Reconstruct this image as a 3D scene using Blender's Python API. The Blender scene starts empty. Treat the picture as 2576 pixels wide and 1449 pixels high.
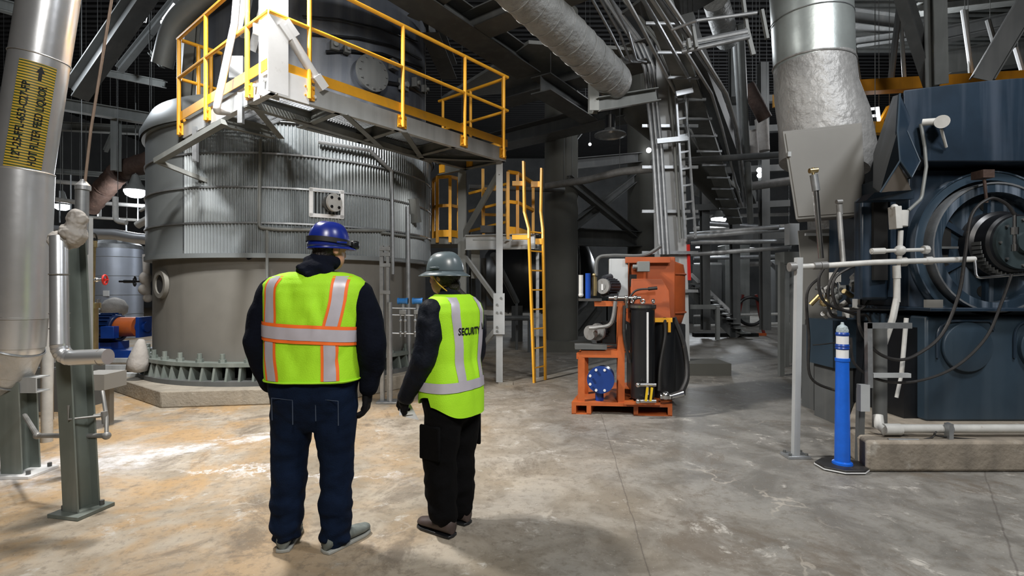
import bpy, bmesh, math, random
from mathutils import Vector, Matrix
from mathutils import noise as mnoise
random.seed(7)
PI = math.pi
SC = bpy.context.scene
COL = SC.collection
F = 1280.0      # focal length in photo pixels
HC = 1.45       # camera height

# ------------------------------------------------------------------ camera, world, light, exposure
cd = bpy.data.cameras.new('camera'); cam = bpy.data.objects.new('camera', cd); COL.objects.link(cam)
cd.sensor_width = 36.0; cd.lens = 36.0 * F / 2576.0; cd.clip_start = 0.05; cd.clip_end = 200
cam.location = (0, 0, HC); cam.rotation_euler = (PI / 2, 0, 0)
SC.camera = cam
SC.view_settings.view_transform = 'Standard'; SC.view_settings.look = 'None'
SC.view_settings.exposure = -0.1; SC.view_settings.gamma = 1.0; SC.view_settings.use_curve_mapping = False
w = bpy.data.worlds.new('world'); SC.world = w; w.use_nodes = True
w.node_tree.nodes['Background'].inputs[0].default_value = (0.6, 0.7, 0.85, 1)
w.node_tree.nodes['Background'].inputs[1].default_value = 0.05
SC.cycles.max_bounces = 5; SC.cycles.diffuse_bounces = 3; SC.cycles.glossy_bounces = 3
SC.cycles.transmission_bounces = 3; SC.cycles.caustics_reflective = False; SC.cycles.caustics_refractive = False

def light(kind, loc, power, color=(1, .97, .92), size=.3, target=None, spot=None, spread=None):
    d = bpy.data.lights.new(kind.lower() + '_light', kind); o = bpy.data.objects.new(kind.lower() + '_light', d); COL.objects.link(o)
    o.location = loc; d.energy = power; d.color = color
    if kind == 'AREA':
        d.shape = 'DISK'; d.size = size
        if spread: d.spread = spread
    else: d.shadow_soft_size = size
    if kind == 'SPOT': d.spot_size = spot or 2.2; d.spot_blend = .6
    if target is not None:
        o.rotation_euler = (Vector(target) - Vector(loc)).to_track_quat('-Z', 'Y').to_euler()
    return o
# high-bay lamps of the hall
light('SPOT', (-2.95, 4.15, 5.9), 1080, (1, .96, .90), .18, (-2.0, 4.1, 0), 2.55)
light('POINT', (-2.95, 4.15, 6.0), 60, (1, .97, .93), .3)                  # lamp beside the platform corner
light('SPOT', (-2.72, 4.35, 4.95), 900, (1, .98, .96), .08, (-2.3, 5.1, 3.7), 1.9)
light('AREA', (0.9, -2.5, 6.2), 430, (1, .96, .9), 1.6, (1.2, 4.0, 1.0))      # lamp behind the camera
light('AREA', (4.6, 1.2, 6.6), 250, (.95, .97, 1), 1.0, (3.6, 5.0, 1.0))      # lamp above the big motor
light('POINT', (3.2, 10.5, 6.3), 100, (.92, .96, 1), .3)                      # lamp over the pipe rack
light('POINT', (-7.6, 8.0, 5.6), 260, (.9, .95, 1), .3)                       # left bay
light('POINT', (9.0, 12.0, 6.5), 380, (.95, .97, 1), .4)                      # right bay
light('POINT', (9.5, 26, 5.0), 1500, (.9, .95, 1), .5)
light('POINT', (0.5, 27, 4.5), 220, (.9, .95, 1), .5)
light('POINT', (-13, 20, 5.0), 500, (.9, .95, 1), .5)

# ------------------------------------------------------------------ helpers
def P(px, py, d):            # point seen at photo pixel (px, py), at depth d
    return Vector(((px - 1288) / F * d, d, HC - (py - 724.5) / F * d))
def PZ(px, py, z):           # the same on the level z
    d = (z - HC) * F / (724.5 - py)
    return P(px, py, d)
V = Vector
def off(p):                  # outside the camera's frame
    if p.y < .3: return True
    x = p.x / p.y * F; y = (HC - p.z) / p.y * F
    return abs(x) > 1290 or abs(y) > 726
def grow(p0, p1, L=1.4):     # a run that leaves the frame goes on beyond it
    d = (p1 - p0).normalized()
    return (p0 - d * L if off(p0) else p0), (p1 + d * L if off(p1) else p1)

def mat(name, col, rough=.5, metal=0., var=.12, scale=2.5, bump=0., bscale=40, streak=None, samt=.5, sscale=6, emit=None, spots=None, spot_amt=.5, spot_scale=8, coat=0, detail=6):
    m = bpy.data.materials.new(name); m.use_nodes = True
    nt = m.node_tree; N = nt.nodes; L = nt.links; b = N['Principled BSDF']
    b.inputs['Roughness'].default_value = rough; b.inputs['Metallic'].default_value = metal
    if coat: b.inputs['Coat Weight'].default_value = coat
    c4 = tuple(col) + (1,)
    if emit:
        b.inputs['Base Color'].default_value = c4; b.inputs['Emission Color'].default_value = c4; b.inputs['Emission Strength'].default_value = emit
        return m
    tc = N.new('ShaderNodeTexCoord')
    no = N.new('ShaderNodeTexNoise'); no.inputs['Scale'].default_value = scale; no.inputs['Detail'].default_value = detail; no.inputs['Roughness'].default_value = .6
    L.new(tc.outputs['Object'], no.inputs['Vector'])
    cr = N.new('ShaderNodeValToRGB'); cr.color_ramp.elements[0].position = .3; cr.color_ramp.elements[1].position = .7
    cr.color_ramp.elements[0].color = tuple(max(0, c * (1 - var)) for c in col) + (1,)
    cr.color_ramp.elements[1].color = tuple(min(1, c * (1 + var)) for c in col) + (1,)
    L.new(no.outputs['Fac'], cr.inputs['Fac']); out = cr.outputs['Color']
    def mixin(out, fac, c, amt):
        mx = N.new('ShaderNodeMix'); mx.data_type = 'RGBA'
        mu = N.new('ShaderNodeMath'); mu.operation = 'MULTIPLY'; mu.inputs[1].default_value = amt
        L.new(fac, mu.inputs[0]); L.new(mu.outputs[0], mx.inputs[0]); L.new(out, mx.inputs[6]); mx.inputs[7].default_value = tuple(c) + (1,)
        return mx.outputs[2]
    if streak:
        mp = N.new('ShaderNodeMapping'); mp.inputs['Scale'].default_value = (sscale, sscale, sscale * .06)
        L.new(tc.outputs['Object'], mp.inputs['Vector'])
        n2 = N.new('ShaderNodeTexNoise'); n2.inputs['Scale'].default_value = 1; n2.inputs['Detail'].default_value = 5
        L.new(mp.outputs[0], n2.inputs['Vector'])
        r2 = N.new('ShaderNodeValToRGB'); r2.color_ramp.elements[0].position = .5; r2.color_ramp.elements[1].position = .72
        L.new(n2.outputs['Fac'], r2.inputs['Fac']); out = mixin(out, r2.outputs['Color'], streak, samt)
    if spots:
        n3 = N.new('ShaderNodeTexNoise'); n3.inputs['Scale'].default_value = spot_scale; n3.inputs['Detail'].default_value = 8; n3.inputs['Roughness'].default_value = .7
        L.new(tc.outputs['Object'], n3.inputs['Vector'])
        r3 = N.new('ShaderNodeValToRGB'); r3.color_ramp.elements[0].position = .58; r3.color_ramp.elements[1].position = .68
        L.new(n3.outputs['Fac'], r3.inputs['Fac']); out = mixin(out, r3.outputs['Color'], spots, spot_amt)
    L.new(out, b.inputs['Base Color'])
    if bump:
        nb = N.new('ShaderNodeTexNoise'); nb.inputs['Scale'].default_value = bscale; nb.inputs['Detail'].default_value = 4
        L.new(tc.outputs['Object'], nb.inputs['Vector'])
        bp = N.new('ShaderNodeBump'); bp.inputs['Strength'].default_value = bump; bp.inputs['Distance'].default_value = .02
        L.new(nb.outputs['Fac'], bp.inputs['Height']); L.new(bp.outputs['Normal'], b.inputs['Normal'])
    return m

class MB:
    def __init__(s): s.v = []; s.f = []
    def add(s, vs, fs):
        o = len(s.v); s.v += [V(p) for p in vs]; s.f += [tuple(i + o for i in f) for f in fs]; return s
    def box(s, c, size, rz=0, rx=0, ry=0, taper=1.0):
        m = Matrix.Rotation(rz, 3, 'Z') @ Matrix.Rotation(ry, 3, 'Y') @ Matrix.Rotation(rx, 3, 'X')
        hx, hy, hz = size[0] / 2, size[1] / 2, size[2] / 2; c = V(c)
        vs = []
        for z in (-hz, hz):
            t = taper if z > 0 else 1.0
            for x, y in ((-hx, -hy), (hx, -hy), (hx, hy), (-hx, hy)): vs.append(c + m @ V((x * t, y * t, z)))
        return s.add(vs, [(3, 2, 1, 0), (4, 5, 6, 7), (0, 1, 5, 4), (1, 2, 6, 5), (2, 3, 7, 6), (3, 0, 4, 7)])
    def ext(s, poly, p0, p1, up=(0, 0, 1)):     # 2D polygon (side, up) swept straight from p0 to p1
        p0 = V(p0); p1 = V(p1); d = (p1 - p0).normalized(); up = V(up)
        if abs(d.dot(up.normalized())) > .98: up = V((0, 1, 0)) if abs(d.y) < .9 else V((1, 0, 0))
        sd = d.cross(up).normalized(); u = sd.cross(d).normalized(); n = len(poly)
        vs = [p0 + sd * a + u * b for a, b in poly] + [p1 + sd * a + u * b for a, b in poly]
        fs = [(i, (i + 1) % n, (i + 1) % n + n, i + n) for i in range(n)] + [tuple(range(n - 1, -1, -1)), tuple(range(n, 2 * n))]
        return s.add(vs, fs)
    def bar(s, p0, p1, w, h, up=(0, 0, 1)):
        return s.ext([(-w / 2, -h / 2), (w / 2, -h / 2), (w / 2, h / 2), (-w / 2, h / 2)], p0, p1, up)
    def ibeam(s, p0, p1, w, h, t=.015, up=(0, 0, 1)):
        a, b = w / 2, h / 2; k = t / 2
        return s.ext([(-a, -b), (a, -b), (a, -b + t), (k, -b + t), (k, b - t), (a, b - t), (a, b), (-a, b), (-a, b - t), (-k, b - t), (-k, -b + t), (-a, -b + t)], p0, p1, up)
    def chan(s, p0, p1, w, h, t=.012, up=(0, 0, 1), flip=1):
        a, b = w, h / 2; q = [(0, -b), (a, -b), (a, -b + t), (t, -b + t), (t, b - t), (a, b - t), (a, b), (0, b)]
        if flip < 0: q = [(-x, y) for x, y in reversed(q)]
        return s.ext(q, p0, p1, up)
    def angle(s, p0, p1, w, t=.008, up=(0, 0, 1)):
        return s.ext([(0, 0), (w, 0), (w, t), (t, t), (t, w), (0, w)], p0, p1, up)
    def cyl(s, p0, p1, r, r2=None, n=16, cap=True):
        p0 = V(p0); p1 = V(p1); r2 = r if r2 is None else r2
        return s.lathe([(0, r), (1, r2)], p0, p1, n, cap, unit=True)
    def lathe(s, prof, p0, p1, n=24, cap=True, unit=False, a0=0, a1=2 * PI):   # prof [(t, r)] along p0->p1
        p0 = V(p0); p1 = V(p1); d = (p1 - p0); Ln = d.length; d.normalize(); k = Ln if unit else 1.0
        up = V((0, 0, 1)) if abs(d.z) < .95 else V((1, 0, 0))
        x = up.cross(d).normalized(); y = d.cross(x); vs = []; fs = []
        full = abs((a1 - a0) - 2 * PI) < 1e-6; m = n if full else n + 1
        for t, r in prof:
            for i in range(m):
                a = a0 + (a1 - a0) * i / n
                vs.append(p0 + d * (t * k) + (x * math.cos(a) + y * math.sin(a)) * r)
        for j in range(len(prof) - 1):
            for i in range(n):
                i2 = (i + 1) % m
                fs.append((j * m + i, j * m + i2, (j + 1) * m + i2, (j + 1) * m + i))
        if cap and full:
            fs.append(tuple(range(m - 1, -1, -1))); q = (len(prof) - 1) * m; fs.append(tuple(range(q, q + m)))
        return s.add(vs, fs)
    def tube(s, pts, r, n=10, rad=0, cap=True, steps=6):
        pts = [V(p) for p in pts]
        if rad: pts = fillet(pts, rad, steps)
        rs = r if isinstance(r, (list, tuple)) else [r] * len(pts)
        t0 = (pts[1] - pts[0]).normalized(); up = V((0, 0, 1)) if abs(t0.z) < .9 else V((0, 1, 0))
        x = t0.cross(up).normalized(); vs = []; fs = []
        for i, p in enumerate(pts):
            t = (pts[min(i + 1, len(pts) - 1)] - pts[max(i - 1, 0)]).normalized()
            x = (x - t * x.dot(t)).normalized(); y = t.cross(x)
            for k in range(n):
                a = 2 * PI * k / n; vs.append(p + (x * math.cos(a) + y * math.sin(a)) * rs[i])
        for i in range(len(pts) - 1):
            for k in range(n):
                k2 = (k + 1) % n; fs.append((i * n + k, i * n + k2, (i + 1) * n + k2, (i + 1) * n + k))
        if cap: fs.append(tuple(range(n - 1, -1, -1))); q = (len(pts) - 1) * n; fs.append(tuple(range(q, q + n)))
        return s.add(vs, fs)
    def torus(s, c, ax, R, r, n=32, m=8, a0=0, a1=2 * PI):
        c = V(c); ax = V(ax).normalized(); up = V((0, 0, 1)) if abs(ax.z) < .95 else V((1, 0, 0))
        x = up.cross(ax).normalized(); y = ax.cross(x); full = abs(a1 - a0 - 2 * PI) < 1e-6
        pts = [c + (x * math.cos(a0 + (a1 - a0) * i / n) + y * math.sin(a0 + (a1 - a0) * i / n)) * R for i in range(n + 1)]
        return s.tube(pts, r, m, cap=not full)
    def sph(s, c, r, n=16, m=10, sc=(1, 1, 1)):
        c = V(c); vs = []; fs = []
        for j in range(m + 1):
            ph = PI * j / m
            for i in range(n):
                a = 2 * PI * i / n
                vs.append(c + V((math.sin(ph) * math.cos(a) * r * sc[0], math.sin(ph) * math.sin(a) * r * sc[1], math.cos(ph) * r * sc[2])))
        for j in range(m):
            for i in range(n):
                i2 = (i + 1) % n; fs.append((j * n + i, (j + 1) * n + i, (j + 1) * n + i2, j * n + i2))
        return s.add(vs, fs)
    def prism(s, pts, z0, z1):                  # polygon in XY, walls up
        n = len(pts)
        return s.add([(x, y, z0) for x, y in pts] + [(x, y, z1) for x, y in pts],
                     [(i, (i + 1) % n, (i + 1) % n + n, i + n) for i in range(n)] + [tuple(range(n - 1, -1, -1)), tuple(range(n, 2 * n))])
    def slab(s, pts, off):                      # planar 3D polygon given thickness off
        pts = [V(p) for p in pts]; off = V(off); n = len(pts)
        return s.add(pts + [p + off for p in pts], [(i, (i + 1) % n, (i + 1) % n + n, i + n) for i in range(n)] + [tuple(range(n - 1, -1, -1)), tuple(range(n, 2 * n))])
    def hexbolt(s, c, ax, r=.015, h=.012):
        c = V(c); ax = V(ax).normalized(); return s.cyl(c, c + ax * h, r, n=6)
    def build(s, name, m, parent=None, bevel=0, smooth=.6, label=None, kind=None, fix=True):
        me = bpy.data.meshes.new(name)
        o = V((0, 0, 0)); q = parent
        while q is not None: o += q.location; q = q.parent
        me.from_pydata([tuple(p - o) for p in s.v], [], s.f)
        if fix:
            bm = bmesh.new(); bm.from_mesh(me); bmesh.ops.remove_doubles(bm, verts=bm.verts, dist=1e-6)
            bmesh.ops.recalc_face_normals(bm, faces=bm.faces); bm.to_mesh(me); bm.free()
        me.shade_smooth(); me.set_sharp_from_angle(angle=smooth)
        ob = bpy.data.objects.new(name, me); COL.objects.link(ob)
        if m: me.materials.append(m)
        if parent: ob.parent = parent
        if bevel:
            b = ob.modifiers.new('bevel', 'BEVEL'); b.width = bevel; b.segments = 2; b.limit_method = 'ANGLE'; b.angle_limit = .7
        if label: ob['label'] = label
        if kind: ob['kind'] = kind
        return ob

def fillet(pts, rad, steps=6):
    out = [pts[0]]
    for i in range(1, len(pts) - 1):
        a, b, c = pts[i - 1], pts[i], pts[i + 1]
        u = (a - b); v = (c - b); lu, lv = u.length, v.length; u.normalize(); v.normalize()
        ang = u.angle(v)
        if ang > 3.1: out.append(b); continue
        d = min(rad / math.tan(ang / 2), lu * .49, lv * .49)
        p, q = b + u * d, b + v * d
        for k in range(steps + 1):
            t = k / steps; out.append(p * (1 - t) ** 2 + b * 2 * t * (1 - t) + q * t * t)
    out.append(pts[-1]); return out

def tag(o, label, cat, group=None):
    o['label'] = label; o['category'] = cat
    if group: o['group'] = group
    return o
def thing(name, label, cat, loc, group=None):
    o = bpy.data.objects.new(name, None); COL.objects.link(o); o.location = V(loc); o.empty_display_size = .1
    return tag(o, label, cat, group)
def solo(mb, name, m, label, cat, group=None, origin=None, **k):     # a thing that is one mesh, origin at its base
    xs = mb.v
    if origin is None:
        n = len(xs); origin = V((sum(p.x for p in xs) / n, sum(p.y for p in xs) / n, min(p.z for p in xs)))
    origin = V(origin); mb.v = [p - origin for p in mb.v]
    o = mb.build(name, m, None, **k); o.location = origin
    return tag(o, label, cat, group)
def text_mesh(body, size, ext=.001, bold=.0, spacing=1.0):          # text outline triangles in its own XY plane, centred
    c = bpy.data.curves.new('t', 'FONT'); c.body = body; c.size = size; c.extrude = ext; c.align_x = 'CENTER'; c.align_y = 'CENTER'
    c.offset = bold; c.space_character = spacing; c.resolution_u = 3
    o = bpy.data.objects.new('t', c); COL.objects.link(o); bpy.context.view_layer.update()
    me = bpy.data.meshes.new_from_object(o.evaluated_get(bpy.context.evaluated_depsgraph_get()))
    vs = [v.co.copy() for v in me.vertices]; fs = [tuple(p.vertices) for p in me.polygons]
    bpy.data.objects.remove(o); bpy.data.curves.remove(c); bpy.data.meshes.remove(me)
    return vs, fs

# ------------------------------------------------------------------ materials
G = {}
G['steel'] = mat('grey_painted_steel', (.17, .18, .175), .5, 0, .15, 2, streak=(.30, .31, .30), samt=.35)
G['steel_lt'] = mat('light_grey_painted_steel', (.44, .46, .47), .45, 0, .12, 2, streak=(.14, .14, .14), samt=.35)
G['steel_dk'] = mat('dark_grey_steel', (.09, .095, .095), .6, 0, .2, 1.5, streak=(.16, .16, .155), samt=.4)
G['steel_gn'] = mat('green_grey_painted_steel', (.15, .175, .16), .45, 0, .15, 3, streak=(.33, .35, .33), samt=.35)
G['galv'] = mat('galvanised_steel', (.40, .42, .44), .38, .7, .2, 9, spots=(.62, .64, .66), spot_amt=.4, spot_scale=14)
G['alu'] = mat('aluminium_cladding', (.72, .74, .77), .3, .75, .08, 3, bump=.08, bscale=6)
G['alu_dull'] = mat('dull_aluminium_jacket', (.50, .50, .49), .45, .6, .15, 5, bump=.6, bscale=14)
G['wrap'] = mat('insulation_wrap', (.30, .31, .31), .55, .25, .18, 5, bump=1.0, bscale=16)
G['wrap_lt'] = mat('light_insulation_wrap', (.36, .36, .355), .5, .3, .14, 5, bump=1.0, bscale=12)
G['yellow'] = mat('yellow_safety_paint', (.86, .42, .03), .42, 0, .10, 5, spots=(.45, .33, .18), spot_amt=.35, spot_scale=9)
G['orange'] = mat('orange_machine_paint', (.36, .075, .018), .5, 0, .15, 4, spots=(.25, .1, .06), spot_amt=.3)
G['orange_br'] = mat('bright_orange_paint', (.50, .12, .03), .45, 0, .15, 5, spots=(.35, .2, .14), spot_amt=.35)
G['blue'] = mat('blue_enamel', (.006, .05, .30), .35, 0, .15, 6)
G['navy'] = mat('slate_blue_machine_paint', (.014, .027, .045), .4, 0, .25, 2, streak=(.12, .145, .19), samt=.4, sscale=5)
G['navy_box'] = mat('faded_slate_blue_paint', (.028, .048, .070), .42, 0, .15, 2.5, streak=(.09, .12, .15), samt=.3, sscale=4)
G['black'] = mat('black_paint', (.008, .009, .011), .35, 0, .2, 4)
G['rubber'] = mat('black_rubber', (.018, .017, .017), .5, 0, .3, 20, spots=(.15, .12, .09), spot_amt=.35)
G['white'] = mat('white_paint', (.75, .76, .77), .4, 0, .06, 4, spots=(.4, .38, .35), spot_amt=.4)
G['pipe_wh'] = mat('pale_grey_pipe_paint', (.55, .55, .53), .45, 0, .12, 8, spots=(.3, .24, .18), spot_amt=.5, spot_scale=12)
G['pipe_gy'] = mat('grey_pipe', (.24, .24, .235), .45, .3, .2, 8, spots=(.12, .08, .05), spot_amt=.5, spot_scale=12)
G['conc'] = mat('stained_concrete', (.30, .27, .22), .85, 0, .22, 3, bump=.4, bscale=30, streak=(.16, .145, .12), samt=.5, sscale=5, spots=(.5, .48, .44), spot_amt=.5, spot_scale=5)
G['conc_dk'] = mat('grey_fireproof_coating', (.085, .085, .075), .9, 0, .15, 1.2, streak=(.07, .07, .065), samt=.5, sscale=2)
G['skirt'] = mat('taupe_vessel_paint', (.155, .15, .135), .6, 0, .14, 1.2, streak=(.085, .082, .075), samt=.5, sscale=2.2)
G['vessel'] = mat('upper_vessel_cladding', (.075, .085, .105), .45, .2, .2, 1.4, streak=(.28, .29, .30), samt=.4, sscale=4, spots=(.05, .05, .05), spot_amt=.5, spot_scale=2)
G['clad'] = mat('corrugated_vessel_cladding', (.30, .33, .345), .36, .5, .12, 1.5, streak=(.19, .2, .2), samt=.5, sscale=3.5)
G['clad_sm'] = mat('smooth_vessel_cladding', (.24, .265, .275), .42, .35, .1, 1.5, streak=(.2, .215, .22), samt=.4, sscale=3)
G['rust'] = mat('rusty_brown_duct', (.055, .032, .024), .7, .1, .4, 5, bump=.5, bscale=15)
G['brass'] = mat('brass', (.48, .38, .2), .35, .9, .2, 10)
G['chrome'] = mat('bare_steel', (.6, .6, .6), .25, 1., .15, 10)
G['red'] = mat('red_enamel', (.55, .02, .015), .4, 0, .1, 8)
G['gry_box'] = mat('grey_panel_paint', (.23, .225, .21), .55, 0, .05, 2)
G['bag'] = mat('pale_grey_fabric_jacket', (.38, .36, .34), .85, 0, .15, 6, bump=.8, bscale=9)
G['lamp'] = mat('lamp_glass', (.93, .96, 1), .3, emit=9)
G['lamp_dim'] = mat('dim_lamp_glass', (.9, .93, .97), .3, emit=2.2)
G['wall'] = mat('grey_siding', (.085, .088, .09), .7, 0, .3, .6, streak=(.13, .13, .13), samt=.5, sscale=1)
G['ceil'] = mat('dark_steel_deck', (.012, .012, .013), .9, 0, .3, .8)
G['blk'] = mat('shade_and_curb_black', (.006, .006, .006), .9, 0, .2, 2)  # flat black painted in for shade inside holes and slots; also the curb
# ------------------------------------------------------------------ setting
def struct(mb, name, m, **k):
    o = mb.build(name, m, None, **k); o['kind'] = 'structure'; return o
def floor_mat():
    m = bpy.data.materials.new('stained_concrete_floor'); m.use_nodes = True
    nt = m.node_tree; N = nt.nodes; L = nt.links; b = N['Principled BSDF']
    geo = N.new('ShaderNodeNewGeometry'); pos = geo.outputs['Position']
    def noise(scale, detail=6, rough=.6, dist=0, vec=pos):
        n = N.new('ShaderNodeTexNoise'); n.inputs['Scale'].default_value = scale; n.inputs['Detail'].default_value = detail
        n.inputs['Roughness'].default_value = rough; n.inputs['Distortion'].default_value = dist; L.new(vec, n.inputs['Vector']); return n.outputs['Fac']
    def ramp(f, a, bb, inv=False):
        r = N.new('ShaderNodeMapRange'); r.clamp = True; L.new(f, r.inputs[0]); r.inputs[1].default_value = a; r.inputs[2].default_value = bb
        r.inputs[3].default_value = 1 if inv else 0; r.inputs[4].default_value = 0 if inv else 1; r.interpolation_type = 'SMOOTHSTEP'; return r.outputs[0]
    def math_(op, a, bb):
        q = N.new('ShaderNodeMath'); q.operation = op
        for i, x in enumerate((a, bb)):
            if isinstance(x, (int, float)): q.inputs[i].default_value = x
            else: L.new(x, q.inputs[i])
        return q.outputs[0]
    def mix(f, a, bb):
        q = N.new('ShaderNodeMix'); q.data_type = 'RGBA'
        if isinstance(f, (int, float)): q.inputs[0].default_value = f
        else: L.new(f, q.inputs[0])
        for i, x in ((6, a), (7, bb)):
            if isinstance(x, tuple): q.inputs[i].default_value = x + (1,)
            else: L.new(x, q.inputs[i])
        return q.outputs[2]
    sep = N.new('ShaderNodeSeparateXYZ'); L.new(pos, sep.inputs[0]); X, Y = sep.outputs[0], sep.outputs[1]
    big = noise(.55, 4); mid = noise(2.2, 8, .65, .6); fine = noise(16, 8, .75); vf = noise(70, 4, .7)
    base = mix(ramp(mid, .35, .65), (.285, .24, .18), (.41, .36, .29))
    grey = mix(ramp(mid, .38, .62), (.145, .138, .125), (.24, .232, .213))
    wob = math_('ADD', X, math_('MULTIPLY', math_('SUBTRACT', big, .5), 5.0))
    c = mix(ramp(wob, -1.0, 1.6), base, grey)
    # ochre stain over the left foreground
    och = math_('MULTIPLY', ramp(wob, -1.3, -2.4, False), 1.0)
    r = N.new('ShaderNodeMapRange'); r.clamp = True; L.new(wob, r.inputs[0]); r.inputs[1].default_value = -2.2; r.inputs[2].default_value = -.3; r.inputs[3].default_value = 1; r.inputs[4].default_value = 0
    ochf = math_('MULTIPLY', r.outputs[0], ramp(noise(1.3, 5, .6, .4), .4, .6))
    c = mix(math_('MULTIPLY', ochf, .75), c, (.43, .265, .11))
    # dark brown grime patches
    c = mix(math_('MULTIPLY', ramp(noise(1.1, 8, .75, .8), .52, .64), .65), c, (.12, .095, .07))
    c = mix(math_('MULTIPLY', ramp(fine, .50, .62), .42), c, (.13, .11, .085))
    # chalky white patches and specks
    wn = math_('MULTIPLY', ramp(noise(2.6, 9, .72, .7), .56, .64), ramp(noise(9, 6, .7), .45, .6))
    c = mix(math_('MULTIPLY', wn, .8), c, (.50, .48, .44))
    c = mix(math_('MULTIPLY', ramp(vf, .63, .68), .6), c, (.55, .53, .49))
    # white powder trail from the pipe foot towards the plinth
    def seg(ax, ay, bx, by, wdt):
        dx, dy = bx - ax, by - ay; ln = math.hypot(dx, dy); nx, ny = -dy / ln, dx / ln
        s = math_('ADD', math_('MULTIPLY', math_('SUBTRACT', X, ax), nx), math_('MULTIPLY', math_('SUBTRACT', Y, ay), ny))
        t = math_('ADD', math_('MULTIPLY', math_('SUBTRACT', X, ax), dx / ln), math_('MULTIPLY', math_('SUBTRACT', Y, ay), dy / ln))
        s = math_('ADD', s, math_('MULTIPLY', math_('SUBTRACT', noise(1.6, 7, .7), .5), 1.6))
        return math_('MULTIPLY', math_('MULTIPLY', ramp(math_('ABSOLUTE', s, 0), wdt * 1.6, 0.0, False), ramp(noise(4.3, 7, .75), .33, .62)), math_('MULTIPLY', ramp(t, -.3, .2), ramp(t, ln + .3, ln - .3)))
    def seg2(*a):
        return seg(*a)
    r2 = []
    for a in ((-4.6, 3.9, -3.1, 4.3, .42), (-3.3, 4.25, -2.1, 5.1, .13), (-2.9, 4.9, -1.9, 5.6, .05), (-2.6, 4.15, -.9, 3.85, .035)):
        r2.append(seg2(*a))
    for q in r2:
        c = mix(math_('MULTIPLY', q, math_('ADD', math_('MULTIPLY', ramp(fine, .35, .6), .45), .6)), c, (.70, .69, .70))
    # saw cut joints and cracks
    def line(ax, ay, bx, by, wdt, w2):
        dx, dy = bx - ax, by - ay; ln = math.hypot(dx, dy); nx, ny = -dy / ln, dx / ln
        s = math_('ADD', math_('MULTIPLY', math_('SUBTRACT', X, ax), nx), math_('MULTIPLY', math_('SUBTRACT', Y, ay), ny))
        s = math_('ADD', s, math_('MULTIPLY', math_('SUBTRACT', noise(3, 6), .5), w2))
        return ramp(math_('ABSOLUTE', s, 0), wdt, 0.0)
    for a in ((3.39, 3.6, 2.55, 2.56, .009, .05), (.7, 2.6, .62, 1.8, .007, .04)):
        c = mix(math_('MULTIPLY', line(*a), .55), c, (.07, .06, .055))
    vo = N.new('ShaderNodeTexVoronoi'); vo.feature = 'DISTANCE_TO_EDGE'; vo.inputs['Scale'].default_value = .9
    wv = N.new('ShaderNodeVectorMath'); wv.operation = 'ADD'; nn = N.new('ShaderNodeTexNoise'); nn.inputs['Scale'].default_value = 3; nn.inputs['Detail'].default_value = 5; L.new(pos, nn.inputs['Vector'])
    L.new(pos, wv.inputs[0]); L.new(nn.outputs['Color'], wv.inputs[1]); L.new(wv.outputs[0], vo.inputs['Vector'])
    ck = math_('MULTIPLY', ramp(vo.outputs['Distance'], .022, .004), ramp(noise(.9, 3), .52, .62))
    c = mix(math_('MULTIPLY', ck, .45), c, (.48, .44, .38))
    L.new(c, b.inputs['Base Color'])
    L.new(math_('ADD', math_('MULTIPLY', mid, .35), .40), b.inputs['Roughness'])
    bp = N.new('ShaderNodeBump'); bp.inputs['Strength'].default_value = .25; bp.inputs['Distance'].default_value = .012
    L.new(math_('ADD', fine, math_('MULTIPLY', mid, 1.5)), bp.inputs['Height']); L.new(bp.outputs['Normal'], b.inputs['Normal'])
    return m
struct(MB().box((3, 14, -.1), (60, 56, .2)), 'floor', floor_mat())
struct(MB().box((3, 41.9, 6), (60, .2, 12.4)), 'wall_back', G['wall'])
struct(MB().box((-26.9, 14, 6), (.2, 56, 12.4)), 'wall_left', G['wall'])
struct(MB().box((32.9, 14, 6), (.2, 56, 12.4)), 'wall_right', G['wall'])
struct(MB().box((3, -13.9, 6), (60, .2, 12.4)), 'wall_front', G['wall'])
# corrugated deck underside
m = MB()
for i in range(150):
    m.box((3, -13 + i * .36, 12.05), (60, .18, .10))
m.box((3, 14, 12.15), (60, 56, .12))
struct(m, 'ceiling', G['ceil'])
# ------------------------------------------------------------------ the big vessel
TC = V((-3.60, 8.71, 0)); TR = 2.12
def ring(z0, z1, r0, r1=None, n=96, thick=.02, c=TC):
    r1 = r0 if r1 is None else r1
    return MB().lathe([(z0, r0), (z1, r1), (z1, r1 - thick), (z0, r0 - thick), (z0, r0)], c, c + V((0, 0, 1)), n, cap=False)
pl = []
pr = 2.65
rot = math.radians(-104 - 22.5)
for k in range(8):
    a = rot + PI / 8 + k * PI / 4
    pl.append((TC.x + pr * math.cos(a), TC.y + pr * math.sin(a)))
# front corner of the plinth as in the photo
solo(MB().prism(pl, 0, .2), 'concrete_plinth', G['conc'], 'octagonal stained concrete plinth under the giant clad vessel', 'plinth', bevel=.015)
tk = thing('process_vessel', 'giant grey cylindrical vessel with corrugated cladding behind the two people', 'tank', (TC.x, TC.y, .2))
def angmb(f, a0, a1, n, zs):
    vs = []; fs = []
    for z in zs:
        for i in range(n + 1):
            a = a0 + (a1 - a0) * i / n; r = f(a, z); vs.append((TC.x + r * math.cos(a), TC.y + r * math.sin(a), z))
    for j in range(len(zs) - 1):
        for i in range(n): fs.append((j * (n + 1) + i, j * (n + 1) + i + 1, (j + 1) * (n + 1) + i + 1, (j + 1) * (n + 1) + i))
    return MB().add(vs, fs)
ring(.42, 1.95, TR - .03, thick=.05).build('skirt', G['skirt'], tk)
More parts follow.
